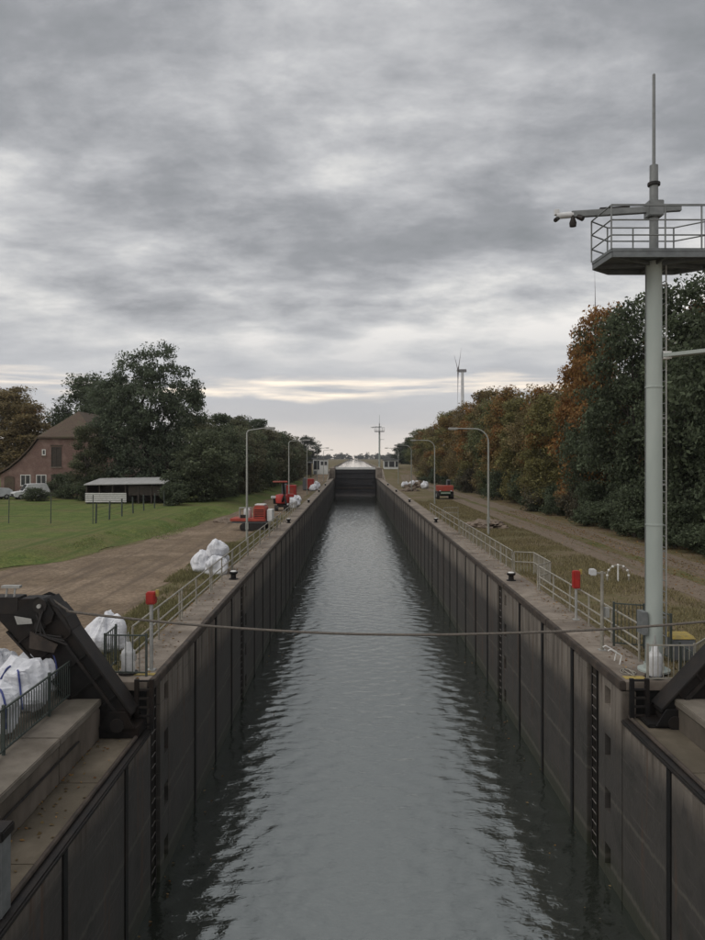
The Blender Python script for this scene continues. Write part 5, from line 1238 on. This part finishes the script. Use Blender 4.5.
# ================================================================== wind turbines
def turbine(label, x, y, hubz, blade, yaw, a0, hub_off):
    root = thing('wind_turbine', label, 'wind turbine', (x, y, 2.9), 0, 'wind turbines')
    h = hubz - 2.9
    MB().lathe([(2.3, 0), (1.9, h * .6), (1.5, h - 1.5)], n=16).build('tower', 'turbine_white', root, False, smooth=True)
    c, s_ = math.cos(yaw), math.sin(yaw)               # rotor axis in plan
    ax = Vector((-s_, -c, 0)); rt = Vector((c, -s_, 0))
    nac = MB().bar(ax * -4.5 + Vector((0, 0, h)), ax * 4 + Vector((0, 0, h)), 3.0, 3.2).build('nacelle', 'turbine_dark', root, False, bevel=.3)
    hc = ax * hub_off + Vector((0, 0, h))
    MB().tube([hc - ax * 1.5, hc, hc + ax * 1.6], [1.6, 1.5, .3], 12).build('hub', 'turbine_dark', root, False, smooth=True)
    for k in range(3):
        a = a0 + k * 2 * math.pi / 3; d = rt * math.cos(a) + Vector((0, 0, math.sin(a))); cr = ax.cross(d)
        mb = MB(); st = [(0, .9, .9), (.06, 1.0, .8), (.2, 1.7, .45), (.6, 1.0, .22), (1, .2, .06)]; vs = []
        for f, cw, tk in st:
            p = hc + d * (1.2 + f * blade) + ax * (f * f * 0.6); vs += [p + cr * cw, p + ax * tk, p - cr * cw, p - ax * tk]
        fs = [(0, 1, 2, 3), (16, 17, 18, 19)]
        for i in range(4):
            for j in range(4): fs.append((i * 4 + j, i * 4 + (j + 1) % 4, i * 4 + 4 + (j + 1) % 4, i * 4 + 4 + j))
        mb.add(vs, fs).build('blade', 'turbine_dark', root, False, smooth=True)
turbine('wind turbine with narrow turned rotor above the right tree belt', 124.5, 830, 104.5, 42, R(92), R(-92), 5.0)
turbine('wind turbine whose single blade tip shows above the orange tree', 204, 600, 118, 40, R(106), R(87), 5.0)

# ================================================================== grass tufts on the verges
def grass_patch(name, label, boxes, n, hgt, seed, cols, avoid=None):
    rg = np.random.default_rng(seed); areas = np.array([(b[1] - b[0]) * (b[3] - b[2]) for b in boxes]); bi = rg.choice(len(boxes), n, p=areas / areas.sum())
    B = np.array(boxes)[bi]; x = B[:, 0] + (B[:, 1] - B[:, 0]) * rg.random(n); y = B[:, 2] + (B[:, 3] - B[:, 2]) * rg.random(n) 
    dens = np.array([mnoise.noise((a * .35, c * .35, seed)) for a, c in zip(x, y)]); keep = dens > rg.normal(-.12, .18, n); x, y = x[keep], y[keep]; n = len(x)
    ang = rg.random(n) * 6.283; hh = hgt * (.4 + rg.random(n)); wd = .012 + .016 * rg.random(n); lean = rg.normal(size=(n, 2)) * .35 * hh[:, None]
    dx, dy = np.cos(ang) * wd, np.sin(ang) * wd; z = np.array([ground_z(a_, c_) for a_, c_ in zip(x, y)])
    q = np.stack([np.stack([x - dx, y - dy, z], 1), np.stack([x + dx, y + dy, z], 1), np.stack([x + lean[:, 0], y + lean[:, 1], z + hh], 1)], 1)
    me = bpy.data.meshes.new(name); me.vertices.add(n * 3); me.vertices.foreach_set('co', q.reshape(-1)); me.loops.add(n * 3); me.loops.foreach_set('vertex_index', np.arange(n * 3)); me.polygons.add(n)
    me.polygons.foreach_set('loop_start', np.arange(n) * 3); me.polygons.foreach_set('loop_total', np.full(n, 3)); me.update()
    me.attributes.new('turn', 'FLOAT', 'FACE').data.foreach_set('value', np.ones(n, np.float32)); me.attributes.new('clump', 'FLOAT', 'FACE').data.foreach_set('value', (dens[keep] * .5 + .5).astype(np.float32))
    me.materials.append(MATS['leaf']); o = link(name, me); o.color = (*cols, 0); tag(o, label, 'grass', kind='stuff')
grass_patch('grass', 'rough olive grass between the left railing and the dirt track', [(-8.3, -6.4, 19.6, 34), (-8.8, -6.4, 34, 50), (-7.6, -6.5, 50, 70)], 38000, .16, 4, (0.19, 0.175, 0.085))
grass_patch('grass', 'rough brown grass between the right railing and the gravel road', [(8.4, 13.9, 20, 60), (8.4, 13.6, 60, 100)], 70000, .14, 5, (0.23, 0.195, 0.105))
grass_patch('grass', 'green blades fringing the lawn along the dirt track', [(-17.5, -15.4, 44, 52), (-15.6, -13.2, 52, 76)], 9000, .09, 6, (0.19, 0.23, 0.085))

def fallen_leaves(label, boxes, n, z, seed, size=.035):
    rg = np.random.default_rng(seed); areas = np.array([(b[1] - b[0]) * (b[3] - b[2]) for b in boxes]); bi = rg.choice(len(boxes), n, p=areas / areas.sum())
    B = np.array(boxes)[bi]; x = B[:, 0] + (B[:, 1] - B[:, 0]) * rg.random(n) ** B[:, 4]; y = B[:, 2] + (B[:, 3] - B[:, 2]) * rg.random(n)
    c = np.stack([x, y, np.full(n, z)], 1); a = rg.random(n) * 6.283; s_ = size * (.6 + rg.random(n))
    t_ = np.stack([np.cos(a) * s_, np.sin(a) * s_, rg.normal(0, .2, n) * s_], 1); b_ = np.stack([-np.sin(a) * s_ * .6, np.cos(a) * s_ * .6, np.abs(rg.normal(0, .3, n)) * s_], 1)
    q = np.stack([c - t_, c + b_, c + t_, c - b_ + np.stack([0 * s_, 0 * s_, s_ * .3], 1)], 1)
    me = bpy.data.meshes.new('fallen_leaves'); me.vertices.add(n * 4); me.vertices.foreach_set('co', q.reshape(-1)); me.loops.add(n * 4); me.loops.foreach_set('vertex_index', np.arange(n * 4)); me.polygons.add(n)
    me.polygons.foreach_set('loop_start', np.arange(n) * 4); me.polygons.foreach_set('loop_total', np.full(n, 4)); me.update()
    me.attributes.new('turn', 'FLOAT', 'FACE').data.foreach_set('value', rg.random(n).astype(np.float32)); me.attributes.new('clump', 'FLOAT', 'FACE').data.foreach_set('value', rg.random(n).astype(np.float32))
    me.materials.append(MATS['leaf']); o = link('fallen_leaves', me); o.color = (.20, .14, .06, .55); tag(o, label, 'leaves', kind='stuff')
fallen_leaves('brown fallen leaves along the foot of the tree belt', [(18.3, 21.5, 25, 110, .6), (13.8, 18.3, 25, 80, .45)], 9000, -.03, 11, .045)
fallen_leaves('scattered fallen leaves on the right quay walkway', [(7.1, 8.2, 19, 70, .5)], 900, .012, 12)
fallen_leaves('scattered fallen leaves on the left quay walkway', [(-6.3, -5.3, 19, 60, 1.6)], 600, .012, 13)
fallen_leaves('brown leaves lying on the left lock ledge', [(-6.2, -5.4, 8, 18, 2.0)], 120, HEAD_L + .012, 14)
fallen_leaves('leaves floating on the lock water along the walls', [(XL + .05, XL + 1.8, 12, 60, 2.2), (XR - 2.2, XR - .05, 12, 60, .5)], 110, WATER_Z + .03, 15, .04)

# ================================================================== air
HZ = bpy.data.materials.new('haze_air'); HZ.use_nodes = True; t = HZ.node_tree; t.nodes.clear()
pv = N(t, 'ShaderNodeVolumePrincipled'); pv.inputs['Color'].default_value = (0.86, 0.87, 0.90, 1); pv.inputs['Density'].default_value = 0.00016; pv.inputs['Anisotropy'].default_value = 0.2
ou = N(t, 'ShaderNodeOutputMaterial'); L(t, pv.outputs[0], ou.inputs['Volume'])
MATS['haze_air'] = HZ
USE_HAZE = True
if USE_HAZE:
    tag(MB().box(-2900, 2900, -200, 3100, -8.5, 175).build('haze', 'haze_air'), 'thin pale haze in the distant air', 'haze', kind='stuff')
